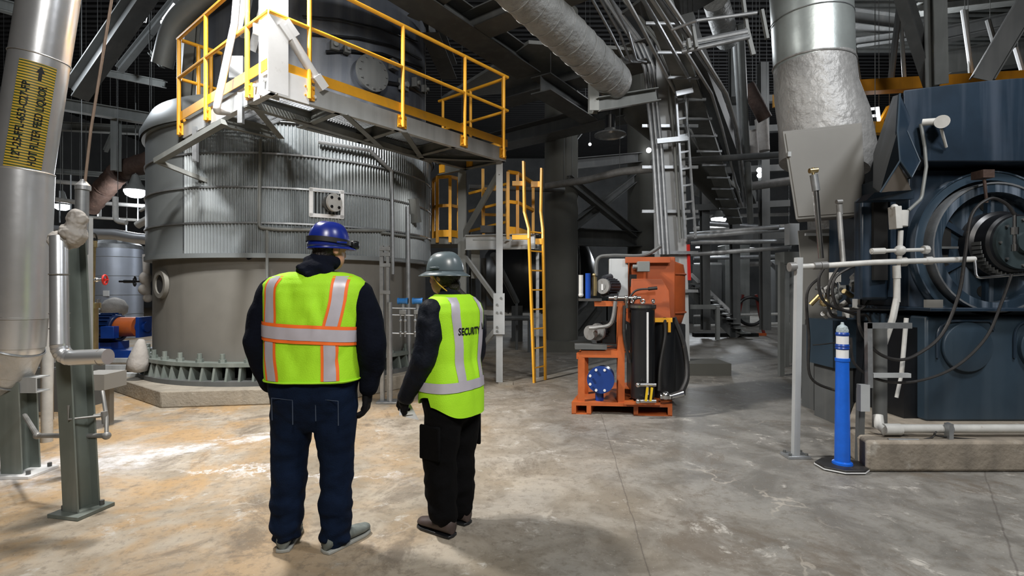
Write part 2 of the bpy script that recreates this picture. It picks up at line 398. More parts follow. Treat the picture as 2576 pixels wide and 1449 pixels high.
# angle towards the camera
TA = math.atan2(-TC.y, -TC.x)
def corr(a, z):
    return TR + .05 + .011 * math.cos(a * 300)
zs = [1.88, 2.4, 3.0, 3.62]
a_s = TA - .72     # left of this angle the jacket is smooth
angmb(corr, a_s, a_s + 2.5, 300 * 6, zs).build('corrugated_jacket', G['clad'], tk, smooth=1.2)
angmb(lambda a, z: TR + .055, a_s + 2.5, a_s + 2 * PI, 90, zs).build('smooth_jacket', G['clad_sm'], tk)
ring(1.84, 1.90, TR + .075, thick=.12).build('jacket_drip_edge', G['clad_sm'], tk)
for z in (2.28, 2.74, 3.18):
    o = ring(z, z + .022, TR + .072, thick=.015).build('jacket_band', G['galv'], tk)
ring(3.60, 3.66, TR + .10, thick=.14).build('jacket_top_flashing', G['clad_sm'], tk)
MB().lathe([(3.62, TR + .12), (3.70, TR + .13), (3.98, TR + .0), (4.06, TR - .38)], TC, TC + V((0, 0, 1)), 96, cap=False).build('sloped_shoulder', G['clad_sm'], tk)
TU = TC + V((.16, .05, 0))
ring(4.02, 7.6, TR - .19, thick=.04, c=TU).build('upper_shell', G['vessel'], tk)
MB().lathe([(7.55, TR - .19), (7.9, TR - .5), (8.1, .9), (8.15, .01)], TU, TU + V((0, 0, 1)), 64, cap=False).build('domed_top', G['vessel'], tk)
# foot: two ring plates with gussets and anchor bolts
ring(.2, .26, TR + .16, thick=.30).build('bottom_ring_plate', G['steel_dk'], tk)
ring(.44, .49, TR + .12, thick=.24).build('top_ring_plate', G['steel_gn'], tk)
nb = 20
for k in range(nb):
    a = TA - 1.5 + 3.0 * k / nb
    d = V((math.cos(a), math.sin(a), 0)); t = V((-d.y, d.x, 0))
    p = TC + d * (TR + .045)
    for s in (-1, 1):
        m = MB(); q = p + t * s * .085
        m.slab([q - d * .08 + V((0, 0, .26)), q + d * .10 + V((0, 0, .26)), q + d * .06 + V((0, 0, .44)), q - d * .08 + V((0, 0, .44))], t * .03)
        m.build('gusset', G['steel_gn'], tk)
    MB().cyl(p + V((0, 0, .485)), p + V((0, 0, .60)), .03, n=8).cyl(p + V((0, 0, .49)), p + V((0, 0, .53)), .048, n=6).build('anchor_bolt', G['steel_gn'], tk)
# nozzle with blind flange seen above the blue helmet
def onT(px, py, r=TR + .05):   # point of the vessel wall seen at a pixel
    dx = (px - 1288) / F; a_ = dx * dx + 1; b_ = -2 * (dx * TC.x + TC.y); c_ = TC.x ** 2 + TC.y ** 2 - r * r
    d = (-b_ - math.sqrt(max(0, b_ * b_ - 4 * a_ * c_))) / (2 * a_); return P(px, py, d)
def outw(p): q = p - TC; q.z = 0; return q.normalized()
def onU(px, py, r=TR - .19):
    dx = (px - 1288) / F; a_ = dx * dx + 1; b_ = -2 * (dx * TU.x + TU.y); c_ = TU.x ** 2 + TU.y ** 2 - r * r
    d = (-b_ - math.sqrt(max(0, b_ * b_ - 4 * a_ * c_))) / (2 * a_); return P(px, py, d)
q = onT(822, 512); n_ = outw(q); t_ = V((-n_.y, n_.x, 0))
fr = MB()
for s in (-1, 1):
    fr.box(q + t_ * s * .2, (.05, .03, .37), rz=math.atan2(t_.y, t_.x)); fr.box(q + V((0, 0, s * .17)), (.44, .03, .05), rz=math.atan2(t_.y, t_.x))
nz = fr.build('nozzle_frame', G['white'], tk, label='pale square frame around the nozzle')
MB().box(q - n_ * .02, (.36, .02, .32), rz=math.atan2(t_.y, t_.x)).build('nozzle_recess', G['blk'], tk)
ax = (n_ + t_ * .55).normalized()
MB().cyl(q - ax * .03, q + ax * .13, .065, n=20).cyl(q + ax * .06, q + ax * .09, .11, n=24).build('nozzle_neck', G['steel_dk'], tk)
fl = MB().cyl(q + ax * .13, q + ax * .165, .12, n=28).build('blind_flange', G['pipe_wh'], tk, label='pale round blind flange')
u_ = ax.cross(V((0, 0, 1))).normalized(); w_ = ax.cross(u_)
for k in range(4):
    a = PI / 4 + k * PI / 2; MB().hexbolt(q + ax * .16 + (u_ * math.cos(a) + w_ * math.sin(a)) * .085, ax, .02, .02).build('flange_bolt', G['black'], fl)
# access hole left on the skirt, and small round hole
q = onT(410, 715, TR - .03); n_ = outw(q); t_ = V((-n_.y, n_.x, 0))
m = MB()
m.lathe([(0, .13), (.05, .13), (.05, .19), (0, .20)], q, q + n_, 24, cap=False); m.build('access_hole_collar', G['skirt'], tk)
MB().cyl(q + n_ * .0, q + n_ * .03, .13, n=24).build('access_hole', G['blk'], tk)
q = onT(629, 648, TR - .03); n_ = outw(q); MB().cyl(q, q + n_ * .03, .025).torus(q + n_ * .03, n_, .028, .008, 16, 6).build('weep_hole', G['black'], tk)
# rods and traps on the wall of the vessel
def wall_rod(pix, r, off, name, m_, rr=TR + .06, fn=onT):
    pts = []
    for i in range(len(pix) - 1):
        a, b = pix[i], pix[i + 1]; k = max(1, int(abs(a[0] - b[0]) / 40))
        for j in range(k): t = j / k; pts.append((a[0] + (b[0] - a[0]) * t, a[1] + (b[1] - a[1]) * t))
    pts.append(pix[-1]); w = []
    for x, y in pts:
        p = fn(x, y, rr + off); w.append(p)
    return MB().tube(w, r, 8, rad=.05)
solo(wall_rod([(655, 350), (652, 572), (700, 577), (968, 580)], .022, .02, '', None), 'conduit', G['steel'], 'grey conduit run down and then along the lower cladding of the giant vessel', 'conduit')
solo(wall_rod([(672, 578), (672, 700)], .02, .0, '', None), 'conduit', G['steel'], 'short vertical conduit drop left of the blue helmet', 'conduit')
solo(wall_rod([(800, 357), (930, 378), (985, 430), (987, 560), (988, 690)], .028, .05, '', None), 'conduit', G['galv'], 'galvanised conduit curving from under the platform down the right of the vessel', 'conduit')
solo(wall_rod([(960, 585), (1070, 600)], .02, .03, '', None), 'conduit', G['steel'], 'upper of two level conduits at the right side of the vessel', 'conduit')
solo(wall_rod([(985, 655), (1064, 662)], .02, .03, '', None), 'conduit', G['galv'], 'lower of two level conduits at the right side of the vessel', 'conduit')
solo(wall_rod([(1025, 520), (1030, 1010)], .035, .04, '', None), 'pipe', G['galv'], 'vertical galvanised pipe at the far right edge of the vessel', 'pipe')
# dark fittings on the upper shell
mh = thing('manhole', 'round dark manhole cover on the upper shell of the vessel behind the yellow rail', 'manhole', onU(925, 190))
q = onU(925, 190); n_ = outw(q)
MB().cyl(q - n_ * .03, q + n_ * .1, .22, n=28).build('neck', G['vessel'], mh)
cv = MB().cyl(q + n_ * .1, q + n_ * .14, .26, n=28).build('cover', G['steel_dk'], mh)
for k in range(12):
    a = k * PI / 6; t_ = V((-n_.y, n_.x, 0)); MB().hexbolt(q + n_ * .14 + (t_ * math.cos(a) + V((0, 0, 1)) * math.sin(a)) * .22, n_, .015, .015).build('bolt', G['steel_dk'], cv)
for pix, r, lb in (([(780, 85), (900, 95), (985, 115), (1060, 150)], .016, 'upper cable run on the dark upper shell of the vessel'),
                   ([(820, 130), (880, 128), (960, 135), (1060, 172)], .022, 'thick middle cable run on the dark upper shell of the vessel'),
                   ([(960, 205), (1020, 215), (1068, 240)], .03, 'lowest cable run at the right of the dark upper shell'),
                   ([(760, 40), (850, 48), (950, 70), (1050, 105)], .012, 'topmost thin cable run on the dark upper shell')):
    solo(wall_rod(pix, r, .0, '', None, TR - .15, onU), 'cable', G['black'], 'black ' + lb, 'cable', group='cables on the upper vessel')
for i, (x, y, s) in enumerate(((840, 118, .09), (870, 128, .07), (985, 165, .10), (1010, 215, .12), (1040, 210, .10), (1062, 225, .08))):
    q = onU(x, y, TR - .17); n_ = outw(q)
    b = thing('junction_box', 'small dark box number on the vessel', 'box', q)
    b['label'] = ['small dark box just left above the thick cable on the upper vessel', 'small dark box touching the thick cable on the upper vessel', 'dark box in the middle of the upper vessel right half', 'largest dark box low on the upper vessel', 'dark box between two others low right on the upper vessel', 'rightmost dark box on the upper vessel edge'][i]
    MB().box(q + n_ * .04, (s * 1.3, .09, s * 1.5), rz=math.atan2(n_.y, n_.x) + PI / 2).build('housing', G['steel_dk'], b, bevel=.006)
    MB().cyl(q + n_ * .08, q + n_ * .12, s * .35).build('knob', G['steel'], b)
# vertical square duct down the shell
solo(MB().bar(onT(1038, 500, TR + .1), onT(1045, 560, TR + .1), .16, .1), 'junction_box', G['steel'], 'battered grey box at the right edge of the vessel cladding', 'box')
# ------------------------------------------------------------------ access platform
C0 = V((-2.36, 4.97, 0)); U = V((2.26, 2.73, 0)).normalized(); W = V((-U.y, U.x, 0))
ZB, ZT = 3.36, 3.56
LU = 3.56; LW = 2.45
def Q(u, w, z): return C0 + U * u + W * w + V((0, 0, z))
pf = thing('access_platform', 'grey steel access platform with yellow railing wrapping the giant vessel', 'platform', Q(LU, 0, 0))
wid = .86
MB().chan(Q(0, 0, (ZB + ZT) / 2), Q(LU, 0, (ZB + ZT) / 2), .07, ZT - ZB, flip=-1).build('front_channel', G['steel_lt'], pf)
MB().chan(Q(0, 0, (ZB + ZT) / 2), Q(0, LW, (ZB + ZT) / 2), .07, ZT - ZB, flip=1).build('side_channel', G['steel_lt'], pf)
MB().chan(Q(LU, 0, (ZB + ZT) / 2), Q(LU, 1.5, (ZB + ZT) / 2), .07, ZT - ZB, flip=-1).build('end_channel', G['steel'], pf)
MB().chan(Q(.8, wid, (ZB + ZT) / 2), Q(LU, wid, (ZB + ZT) / 2), .07, ZT - ZB).build('inner_channel', G['steel'], pf)
MB().chan(Q(-.0, LW, (ZB + ZT) / 2), Q(.75, LW, (ZB + ZT) / 2), .07, ZT - ZB).build('rear_channel', G['steel'], pf)
for u in (.75, 1.55, 2.5):
    MB().ibeam(Q(u, .02, 3.43), Q(u, wid, 3.43), .07, .14, .008).build('cross_beam', G['steel'], pf)
for w_ in (.6, 1.5):
    MB().ibeam(Q(.02, w_, 3.43), Q(.75, w_, 3.43), .07, .14, .008).build('cross_beam', G['steel'], pf)
m = MB()
u = .03
while u < LU - .02:
    m.bar(Q(u, .03, 3.535), Q(u, wid - .02, 3.535), .005, .03); u += .035
w_ = .04
while w_ < wid:
    m.bar(Q(.03, w_, 3.545), Q(LU - .03, w_, 3.545), .008, .012); w_ += .1
m.build('deck_grating', G['galv'], pf)
m = MB(); w_ = wid
while w_ < LW:
    m.bar(Q(.03, w_, 3.535), Q(.72, w_, 3.535), .005, .03); w_ += .035
for u in (.1, .2, .3, .4, .5, .6, .7): m.bar(Q(u, wid, 3.545), Q(u, LW, 3.545), .008, .012)
m.build('side_grating', G['galv'], pf)
# rails
HR = 1.07
def rail_run(root, a, b, posts, zt, ends=True, col='yellow', r=.024, toe=True, low=.16, hr=HR, nrm=None, brack=True):
    d = (b - a).normalized(); nrm = nrm or V((d.y, -d.x, 0))
    z = lambda h: V((0, 0, zt + h))
    MB().tube([a + z(hr), b + z(hr)], r, 10).build('top_rail', G[col], root)
    MB().tube([a + z(hr * .53), b + z(hr * .53)], r * .9, 10).build('mid_rail', G[col], root)
    if toe: MB().bar(a + z(.075) - nrm * .01, b + z(.075) - nrm * .01, .008, .11).build('toe_board', G[col], root)
    for t in posts:
        p = a + d * t
        po = MB().tube([p + z(-low), p + z(hr)], r, 10).build('rail_post', G[col], root)
        if brack:
            m = MB().box(p + z(-low + .07) - nrm * (.02), (.13, .02, .15), rz=math.atan2(d.y, d.x)); m.build('post_bracket', G[col], po)
            mb = MB()
            for sx in (-.045, .045):
                for sz in (-.045, .045): mb.hexbolt(p + z(-low + .07 + sz) + d * sx - nrm * .012, nrm, .011, .02)
            mb.build('bracket_bolts', G['yellow'], po)
oF = -W * .035; oS = -U * .035
rail_run(pf, Q(0, 0, 0) + oF + oS, Q(LU, 0, 0) + oF, (.42, 1.62, 2.68, 3.5), ZT)
rail_run(pf, Q(0, LW, 0) + oS, Q(0, 0, 0) + oF + oS, (.03, .92, 2.02), ZT, nrm=-U)
rail_run(pf, Q(LU, 0, 0), Q(LU, 1.5, 0), (.06, .75, 1.4), ZT, nrm=U)
rail_run(pf, Q(0, LW, 0), Q(.75, LW, 0), (.2, .35, .5, .7), ZT, nrm=W, brack=False)
# bolts at the corner
mb = MB()
for i in range(4): mb.hexbolt(Q(.12 + i * .11, -.002, 3.44), -W, .018, .03)
for i in range(4): mb.hexbolt(Q(-.002, .1 + i * .1, 3.50 - (i % 2) * .09), -U, .018, .03)
mb.build('corner_bolts', G['white'], pf)
# under-bracing
lo = 3.02
br = (((LU - .7, wid, 3.36), (.0, .5, 3.34)), ((.78, 0.02, 3.35), (1.9, wid, 3.35)), ((.02, .5, 3.35), (.75, 1.4, 3.34)), ((1.6, .02, 3.35), (2.6, wid, 3.35)), ((2.6, wid, 3.35), (3.5, .05, 3.35)))
for a, b in br:
    MB().angle(Q(*a), Q(*b), .075, .008).build('brace_angle', G['steel'], pf)
MB().bar(Q(-.3, LW * .95, 3.0), Q(-.0, 1.1, 3.30), .08, .06).build('brace_angle', G['steel'], pf)
MB().bar(Q(-.3, LW * .95, 3.0), Q(.6, LW * .9, 2.72), .06, .05).build('brace_angle', G['steel'], pf)
MB().bar(Q(-.02, 1.9, 2.98), Q(-.02, 1.9, 3.4), .05, .05).build('hanger_strut', G['galv'], pf)
MB().bar(Q(-.02, .62, 3.18), Q(-.02, .62, 3.5), .05, .05).build('hanger_strut', G['galv'], pf)

# corner column rising out of the frame, with brace and clevis
cc = thing('corner_column', 'bright white painted column rising from the platform corner into the lamplight', 'column', Q(.06, .06, ZT))
MB().ibeam(Q(.06, .06, 3.36), Q(.06, .06, 7.4), .2, .2, .014, up=W).build('column', G['white'], cc)
MB().box(Q(.22, -.03, 3.47), (.32, .015, .26), rz=math.atan2(U.y, U.x)).build('gusset_plate', G['white'], cc)
MB().box(Q(-.03, .05, 3.95), (.22, .02, .1), rz=math.atan2(U.y, U.x)).build('cleat', G['white'], cc)
dg = MB().tube([Q(.12, -.02, 4.05), Q(.50, -.02, 3.60)], .05, 12).build('diagonal_brace', G['white'], cc)
MB().box(Q(.16, -.02, 4.02), (.16, .09, .14), rz=math.atan2(U.y, U.x), ry=.8).box(Q(.50, -.02, 3.60), (.14, .1, .1), rz=math.atan2(U.y, U.x), ry=.8).build('clevis', G['white'], dg)
# white conduit down the side of the platform
solo(MB().tube([P(600, -60, 5.4) + V((.15, .1, 2.2)), P(600, -60, 5.4), P(590, 60, 5.35), P(543, 280, 5.25), P(575, 283, 5.6)], .035, 12, rad=.05), 'standpipe', G['white'], 'bright white pipe ending in an elbow left of the platform corner', 'pipe')
solo(MB().ibeam(P(602, 90, 5.9), grow(P(602, 90, 5.9), P(640, -120, 5.9))[1], .1, .1, .01, up=(0, 1, 0)).box(P(596, 170, 5.85), (.16, .05, .25)), 'hanger_post', G['galv'], 'grey post with bolted plate behind the white pipe left of the platform corner', 'post')
solo(MB().ibeam(P(470, 270, 6.9), grow(P(470, 270, 6.9), P(497, -80, 6.9))[1], .14, .1, .01, up=(0, 1, 0)), 'hanger_post', G['steel'], 'dim grey post behind the left end of the yellow railing', 'post')
solo(MB().ibeam(P(640, 130, 6.1), grow(P(640, 130, 6.1), P(700, -100, 5.8))[1], .1, .1, .01, up=(0, 1, 0)), 'hanger_post', G['galv'], 'leaning grey strut just left of the bright corner column', 'post')

# support frame under the right end
sf = thing('support_frame', 'grey braced steel support frame under the right end of the access platform', 'frame', P(1272, 965, 7.7))
FP = V((P(1272, 965, 7.7).x, 7.72, 0)); BP = V((P(1163, 900, 8.4).x, 8.4, 0)); 
MB().angle(FP + V((-.045, 0, .02)), FP + V((-.045, 0, 3.36)), .1, .012).build('front_post', G['steel_lt'], sf)
MB().box(FP + V((.0, 0, .01)), (.22, .22, .02)).build('base_plate', G['conc'], sf)
MB().ibeam(BP + V((0, 0, .0)), BP + V((0, 0, 3.36)), .13, .15, .012, up=(0, 1, 0)).build('rear_post', G['steel'], sf)
MB().bar(BP + V((0, -.02, 3.0 - .72)), FP + V((-.1, .03, 3.2)), .05, .085).build('upper_diagonal', G['steel'], sf)
MB().bar(BP + V((.04, -.02, 1.98)), FP + V((-.12, .0, 1.25)), .04, .07).build('lower_diagonal', G['steel_lt'], sf)
MB().bar(BP + V((.04, -.02, .15)), FP + V((-.12, .0, .85)), .04, .07).build('lower_diagonal', G['steel_lt'], sf)
MB().bar(BP + V((.04, -.02, 1.07)), FP + V((-.12, .0, 1.07)), .04, .07).build('strut', G['steel_lt'], sf)
gp = MB().box(FP + V((-.1, -.03, 1.06)), (.17, .015, .62)).build('gusset_plate', G['steel_lt'], sf)
for z in (1.3, 1.2, 1.08, 1.08, .8, .86): MB().hexbolt(FP + V((-.1 - random.choice((.03, -.03)), -.04, z)), (0, -1, 0), .018, .015).build('bolt', G['steel'], gp)
MB().box(FP + V((-.2, .02, 1.98 + .2)), (.6, .02, .02)).build('ledge', G['steel'], sf)
# lower landing
ld = thing('lower_landing', 'lower grey steel landing with yellow railings beside the ladder', 'platform', P(1250, 600, 8.0))
LZ = 2.30
a0 = P(1172, 600, 8.2); a1 = P(1345, 600, 8.0)
A0 = V((a0.x, 8.2, LZ - .12)); A1 = V((a1.x, 8.0, LZ - .12)); A2 = V((a1.x + .2, 9.6, LZ - .12))
MB().chan(A0, A1, .06, .24, flip=1).build('front_channel', G['steel_lt'], ld)
MB().chan(A1, A2, .06, .24, flip=1).build('side_channel', G['steel'], ld)
MB().box((a0.x + .55, 9.0, LZ + .0), (1.3, 1.3, .03)).build('deck_plate', G['steel_dk'], ld)
MB().box((a0.x + .15, 8.28, LZ - .42), (.14, .02, .55)).build('gusset_plate', G['steel'], ld)
mb = MB()
for x in (-.35, -.25): mb.hexbolt(A1 + V((x - .1, -.03, .03)), (0, -1, 0), .018, .015)
mb.build('bolts', G['steel'], ld)
def rail_box(root, pts, zt, top, posts=True):
    for i in range(len(pts) - 1):
        a, b = pts[i], pts[i + 1]
        for h in (top, top * .52):
            MB().bar(V((a[0], a[1], zt + h)), V((b[0], b[1], zt + h)), .05, .05).build('rail', G['yellow'], root)
        MB().bar(V((a[0], a[1], zt + .06)), V((b[0], b[1], zt + .06)), .01, .12).build('toe_board', G['yellow'], root)
    for a in pts:
        MB().bar(V((a[0], a[1], zt - .1)), V((a[0], a[1], zt + top)), .05, .05).build('rail_post', G['yellow'], root)
xl = P(1278, 600, 8.02).x
rail_box(ld, [(xl, 8.02), (P(1302, 600, 8.1).x, 8.12), (P(1345, 600, 8.3).x, 8.9)], LZ, .98)
rail_box(ld, [(P(1215, 600, 9.3).x, 9.5), (P(1275, 600, 9.5).x, 9.6)], LZ, 1.0)
# small railing at the foot of the upper platform, left
lr = thing('rear_landing', 'small landing with yellow railing squeezed between vessel and support frame', 'platform', P(1120, 620, 9.0))
MB().box((P(1115, 600, 9.3).x, 9.45, 2.28), (.7, .9, .1)).build('deck', G['steel'], lr)
rail_box(lr, [(P(1085, 600, 9.0).x, 9.25), (P(1100, 600, 8.95).x, 8.97), (P(1132, 600, 8.9).x, 8.92), (P(1152, 600, 9.0).x, 9.1)], 2.35, 1.05)
# ladder
la = thing('fixed_ladder', 'tall yellow fixed ladder with flared handholds beside the landing', 'ladder', P(1350, 962, 7.8))
def strg(pb, pmid, ptop, x0, d):
    return MB()
sL = [V((P(1344, 960, 7.8).x, 7.8, 0)), V((P(1331, 620, 7.8).x, 7.8, P(0, 600, 7.8).z)), V((P(1331, 575, 7.8).x, 7.85, P(0, 575, 7.8).z)), V((P(1320, 530, 7.8).x, 7.95, P(0, 530, 7.8).z)), V((P(1318, 400, 7.8).x, 7.95, P(0, 400, 7.8).z))]
sR = [V((P(1372, 953, 8.05).x, 8.05, 0)), V((P(1366, 620, 8.05).x, 8.05, P(0, 600, 8.05).z)), V((P(1366, 575, 8.05).x, 8.1, P(0, 575, 8.05).z)), V((P(1362, 530, 8.05).x, 8.2, P(0, 530, 8.05).z)), V((P(1364, 418, 8.05).x, 8.2, P(0, 418, 8.05).z))]
for s_, n_ in ((sL, 'left'), (sR, 'right')):
    m = MB()
    for i in range(len(s_) - 1): m.bar(s_[i] - (s_[i + 1] - s_[i]).normalized() * .01, s_[i + 1], .03, .075, up=(.35, 1, 0))
    m.build('stringer', G['yellow'], la)
z = .22
while z < 3.1:
    def at(s_, z):
        for i in range(len(s_) - 1):
            if s_[i].z <= z <= s_[i + 1].z: t = (z - s_[i].z) / (s_[i + 1].z - s_[i].z); return s_[i].lerp(s_[i + 1], t)
        return s_[-1]
    if z < 2.4: MB().cyl(at(sL, z), at(sR, z), .012, n=8).build('rung', G['yellow'], la)
    z += .30
MB().box(sL[3] + V((-.09, .02, .45)), (.2, .06, .07)).build('handhold_bracket', G['yellow'], la)
MB().box(sL[1] + V((-.13, .02, .02)), (.26, .06, .07)).build('mounting_bracket', G['yellow'], la)
MB().box(sR[3] + V((-.09, .02, .45)), (.14, .06, .09)).build('handhold_bracket', G['yellow'], la)
MB().box(sR[1] + V((-.09, -.02, -.05)), (.14, .06, .09)).build('mounting_bracket', G['yellow'], la)
solo(MB().bar(P(1352, 958, 8.3) * 1 , P(1352, 700, 8.3), .05, .05).bar(P(1352, 700, 8.3), P(1352, 615, 8.3), .05, .05), 'strut_post', G['galv'], 'thin grey post standing behind the yellow ladder', 'post')
solo(MB().box(P(1240, 577, 8.6), (.42, .1, .12)), 'tarp_bundle', G['black'], 'black rolled bundle lying on the lower landing', 'bundle')
# ------------------------------------------------------------------ instrument stand between the two people
ist = thing('instrument_stand', 'galvanised strut stand with bolted foot between the two people, in front of the vessel', 'stand', P(972, 1012, 6.45))
ib = V((P(972, 0, 6.45).x, 6.45, 0)); zt_ = P(0, 618, 6.45).z
MB().bar(ib + V((-.05, 0, 0)), V((ib.x - .06, 6.45, zt_)), .045, .05, up=(0, 1, 0)).build('strut', G['galv'], ist)
MB().bar(ib + V((.03, 0, 0)), V((ib.x + .02, 6.45, zt_)), .035, .05, up=(0, 1, 0)).build('strut', G['galv'], ist)
MB().cyl(ib + V((.055, -.03, 0)), V((ib.x + .05, 6.42, P(0, 760, 6.45).z)), .03, n=14).build('tube', G['galv'], ist)
MB().box(ib + V((.02, 0, .012)), (.26, .2, .024)).build('base_plate', G['galv'], ist, bevel=.003)
for y in (626, 640, 667, 735): MB().box(V((ib.x - .01, 6.43, P(0, y, 6.45).z)), (.13, .03, .045)).build('cross_strut', G['galv'], ist)
for y, x1 in ((775, 1090), (792, 1062), (838, 1062)):
    MB().cyl(P(975, y, 6.5), P(x1, y + 2, 6.6), .010, n=8).build('tubing', G['galv'], ist)
MB().bar(V((P(1088, 0, 6.7).x, 6.7, 0)), P(1086, 745, 6.7), .03, .03).build('strut', G['galv'], ist)
for x, lb in ((1014, 'left one of two blue pressure transmitters right of the strut stand'), (1051, 'right one of two blue pressure transmitters right of the strut stand')):
    t = thing('pressure_transmitter', lb, 'instrument', P(x, 850, 6.55), 'blue pressure transmitters')
    q = P(x, 757, 6.55)
    MB().cyl(q + V((-.055, -.02, 0)), q + V((.055, -.03, 0)), .036, n=18).cyl(q + V((-.065, -.02, 0)), q + V((-.045, -.02, 0)), .042, n=18).cyl(q + V((.045, -.03, 0)), q + V((.07, -.03, 0)), .042, n=18).build('head', mat('transmitter_blue', (.03, .20, .55), .4), t, label='blue instrument head')
    MB().cyl(q + V((.07, -.03, 0)), q + V((.073, -.03, 0)), .033, n=18).build('display_glass', G['black'], t)
    MB().cyl(q - V((0, 0, .03)), q - V((0, 0, .11)), .026).box(q - V((0, 0, .14)), (.09, .07, .06)).build('sensor_body', G['galv'], t, bevel=.004)
    for dx in (-.03, .03): MB().cyl(q + V((dx, -.02, -.16)), q + V((dx, -.02, -.46)), .010, n=8).sph(q + V((dx, -.02, -.25)), .022, 10, 8).sph(q + V((dx, -.02, -.40)), .02, 10, 8).build('manifold_leg', G['galv'], t)
# ------------------------------------------------------------------ left foreground: clad liquor pipe on its post
DP = 3.95
pc = [P(142, -120, DP), P(56, 437, DP), P(42, 800, DP)]
pr = .187
lp = thing('insulated_pipe', 'huge shiny aluminium clad pipe at the left edge with striped yellow marker', 'pipe', (P(40, 0, DP).x, DP, 1.0))
d0 = (pc[0] - pc[1]).normalized()
MB().cyl(pc[1], pc[0] + d0 * 5.0, pr - .004, n=48).build('upper_jacket', G['alu'], lp)
MB().cyl(pc[2], pc[1] + (pc[1] - pc[2]).normalized() * .02, pr + .006, n=48).build('lower_jacket', G['alu'], lp)
MB().torus(pc[1] + V((0, 0, .01)), pc[1] - pc[2], pr + .004, .006, 48, 6).build('jacket_seam', G['alu'], lp)
e = pc[1] + d0 * .90; MB().torus(e, d0, pr, .004, 48, 6).build('jacket_seam', G['alu'], lp)
# elbow to the left
el = [pc[2] + V((0, 0, .02)), pc[2] + V((-.02, 0, -.22)), pc[2] + V((-.10, 0, -.40)), pc[2] + V((-.28, 0, -.52)), pc[2] + V((-.6, 0, -.56))]
for i in range(len(el) - 1):
    a, b = el[i], el[i + 1]; d = (b - a).normalized()
    MB().sph(b, pr - .006, 32, 20).cyl(a, b, pr - .002 * i, n=40).build('elbow_segment', G['alu'] if i == 0 else G['alu_dull'], lp)
    MB().torus(a, d, pr + .001, .006, 40, 6).build('elbow_band', G['galv'], lp)
# marker label wrapped round the jacket
lo_t, hi_t = pc[1] + d0 * .01, pc[1] + d0 * .83
Lh = (hi_t - lo_t).length
ux = V((1, 0, 0)); ux = (ux - d0 * ux.dot(d0)).normalized(); uy = d0.cross(ux).normalized()
uy = V((.78, -.63, 0)); uy = (uy - d0 * uy.dot(d0)).normalized(); ux = d0.cross(uy); ux = ux if ux.x > 0 else -ux
def onpipe(s, h, r):       # s: arc length to the right of the centre line facing the camera; h: height along the pipe
    a = s / pr; return lo_t + d0 * h + ux * (math.sin(a) * r) + uy * (math.cos(a) * r)
def patch(s0, s1, h0, h1, r, n=14, kk=10):
    vs = []; fs = []
    for j in range(kk + 1):
        for i in range(n + 1): vs.append(onpipe(s0 + (s1 - s0) * i / n, h0 + (h1 - h0) * j / kk, r))
    for j in range(kk):
        for i in range(n): fs.append((j * (n + 1) + i, j * (n + 1) + i + 1, (j + 1) * (n + 1) + i + 1, (j + 1) * (n + 1) + i))
    return MB().add(vs, fs)
G['lab_y'] = mat('marker_yellow', (.62, .40, .05), .45, 0, .12, 8); G['lab_g'] = mat('marker_dark_green', (.035, .075, .02), .5, 0, .1, 9)
s0, s1 = -.135, .085
st = patch(s0, s1, .0, Lh, pr + .001).build('marker_label', G['lab_y'], lp, label='yellow marker label with thin dark stripes and dark lettering')
m = MB(); k = 40
for i in range(k):
    h = Lh * (i + .35) / k; q = patch(s0, s1, h, h + Lh / k * .42, pr + .0018, kk=1); m.add(q.v, q.f)
m.build('marker_stripes', G['lab_g'], st, fix=False)
def pipe_text(body, size, s_c, h_c, ln, r=pr + .003):
    vs, fs = text_mesh(body, size, .0, .0015)
    # reading upwards: text x -> height, text y -> arc to the left
    xs = [v.x for v in vs]; kx = ln / (max(xs) - min(xs)); x0 = min(xs)
    pts = [onpipe(s_c - v.y, h_c + (v.x - x0) * kx, r + v.z) for v in vs]; return MB().add(pts, fs)
pipe_text('12"-25-FFL-653-C27-FP', .066, -.072, .085, .58).build('marker_lettering', G['black'], st, fix=False)
pipe_text('HOT FILTER FEED LIQUOR', .066, .022, .05, .61).build('marker_lettering', G['black'], st, fix=False)
ar = [(-.010, .69), (-.010, .745), (-.026, .745), (0, .80), (.026, .745), (.010, .745), (.010, .69)]
MB().add([onpipe(s - .005, h, pr + .003) for s, h in ar], [(0, 1, 5, 6), (2, 3, 4, 5, 1)]).build('marker_arrow', G['black'], st, fix=False)
# support post of the pipe
sp = thing('pipe_support', 'green grey post with bracket holding up the huge clad pipe, its foot dusted white', 'post', P(60, 1190, 3.98))
b0 = V((P(60, 0, 3.98).x, 3.98, 0))
MB().ibeam(b0 + V((-.02, 0, .02)), b0 + V((-.05, 0, .72)), .16, .16, .012, up=(0, 1, 0)).build('post', G['steel_gn'], sp)
MB().box(b0 + V((0, 0, .012)), (.32, .26, .024)).build('base_plate', G['white'], sp, bevel=.004, label='base plate covered in white powder')
mb = MB()
for sx in (-1, 1):
    for sy in (-1, 1): mb.hexbolt(b0 + V((.12 * sx, .09 * sy, .024)), (0, 0, 1), .015, .03)
mb.build('anchor_bolts', G['steel_dk'], sp)
MB().chan(b0 + V((-.3, -.06, .70)), b0 + V((.15, -.06, .70)), .12, .12, .01, flip=-1).build('bracket', G['steel_lt'], sp)
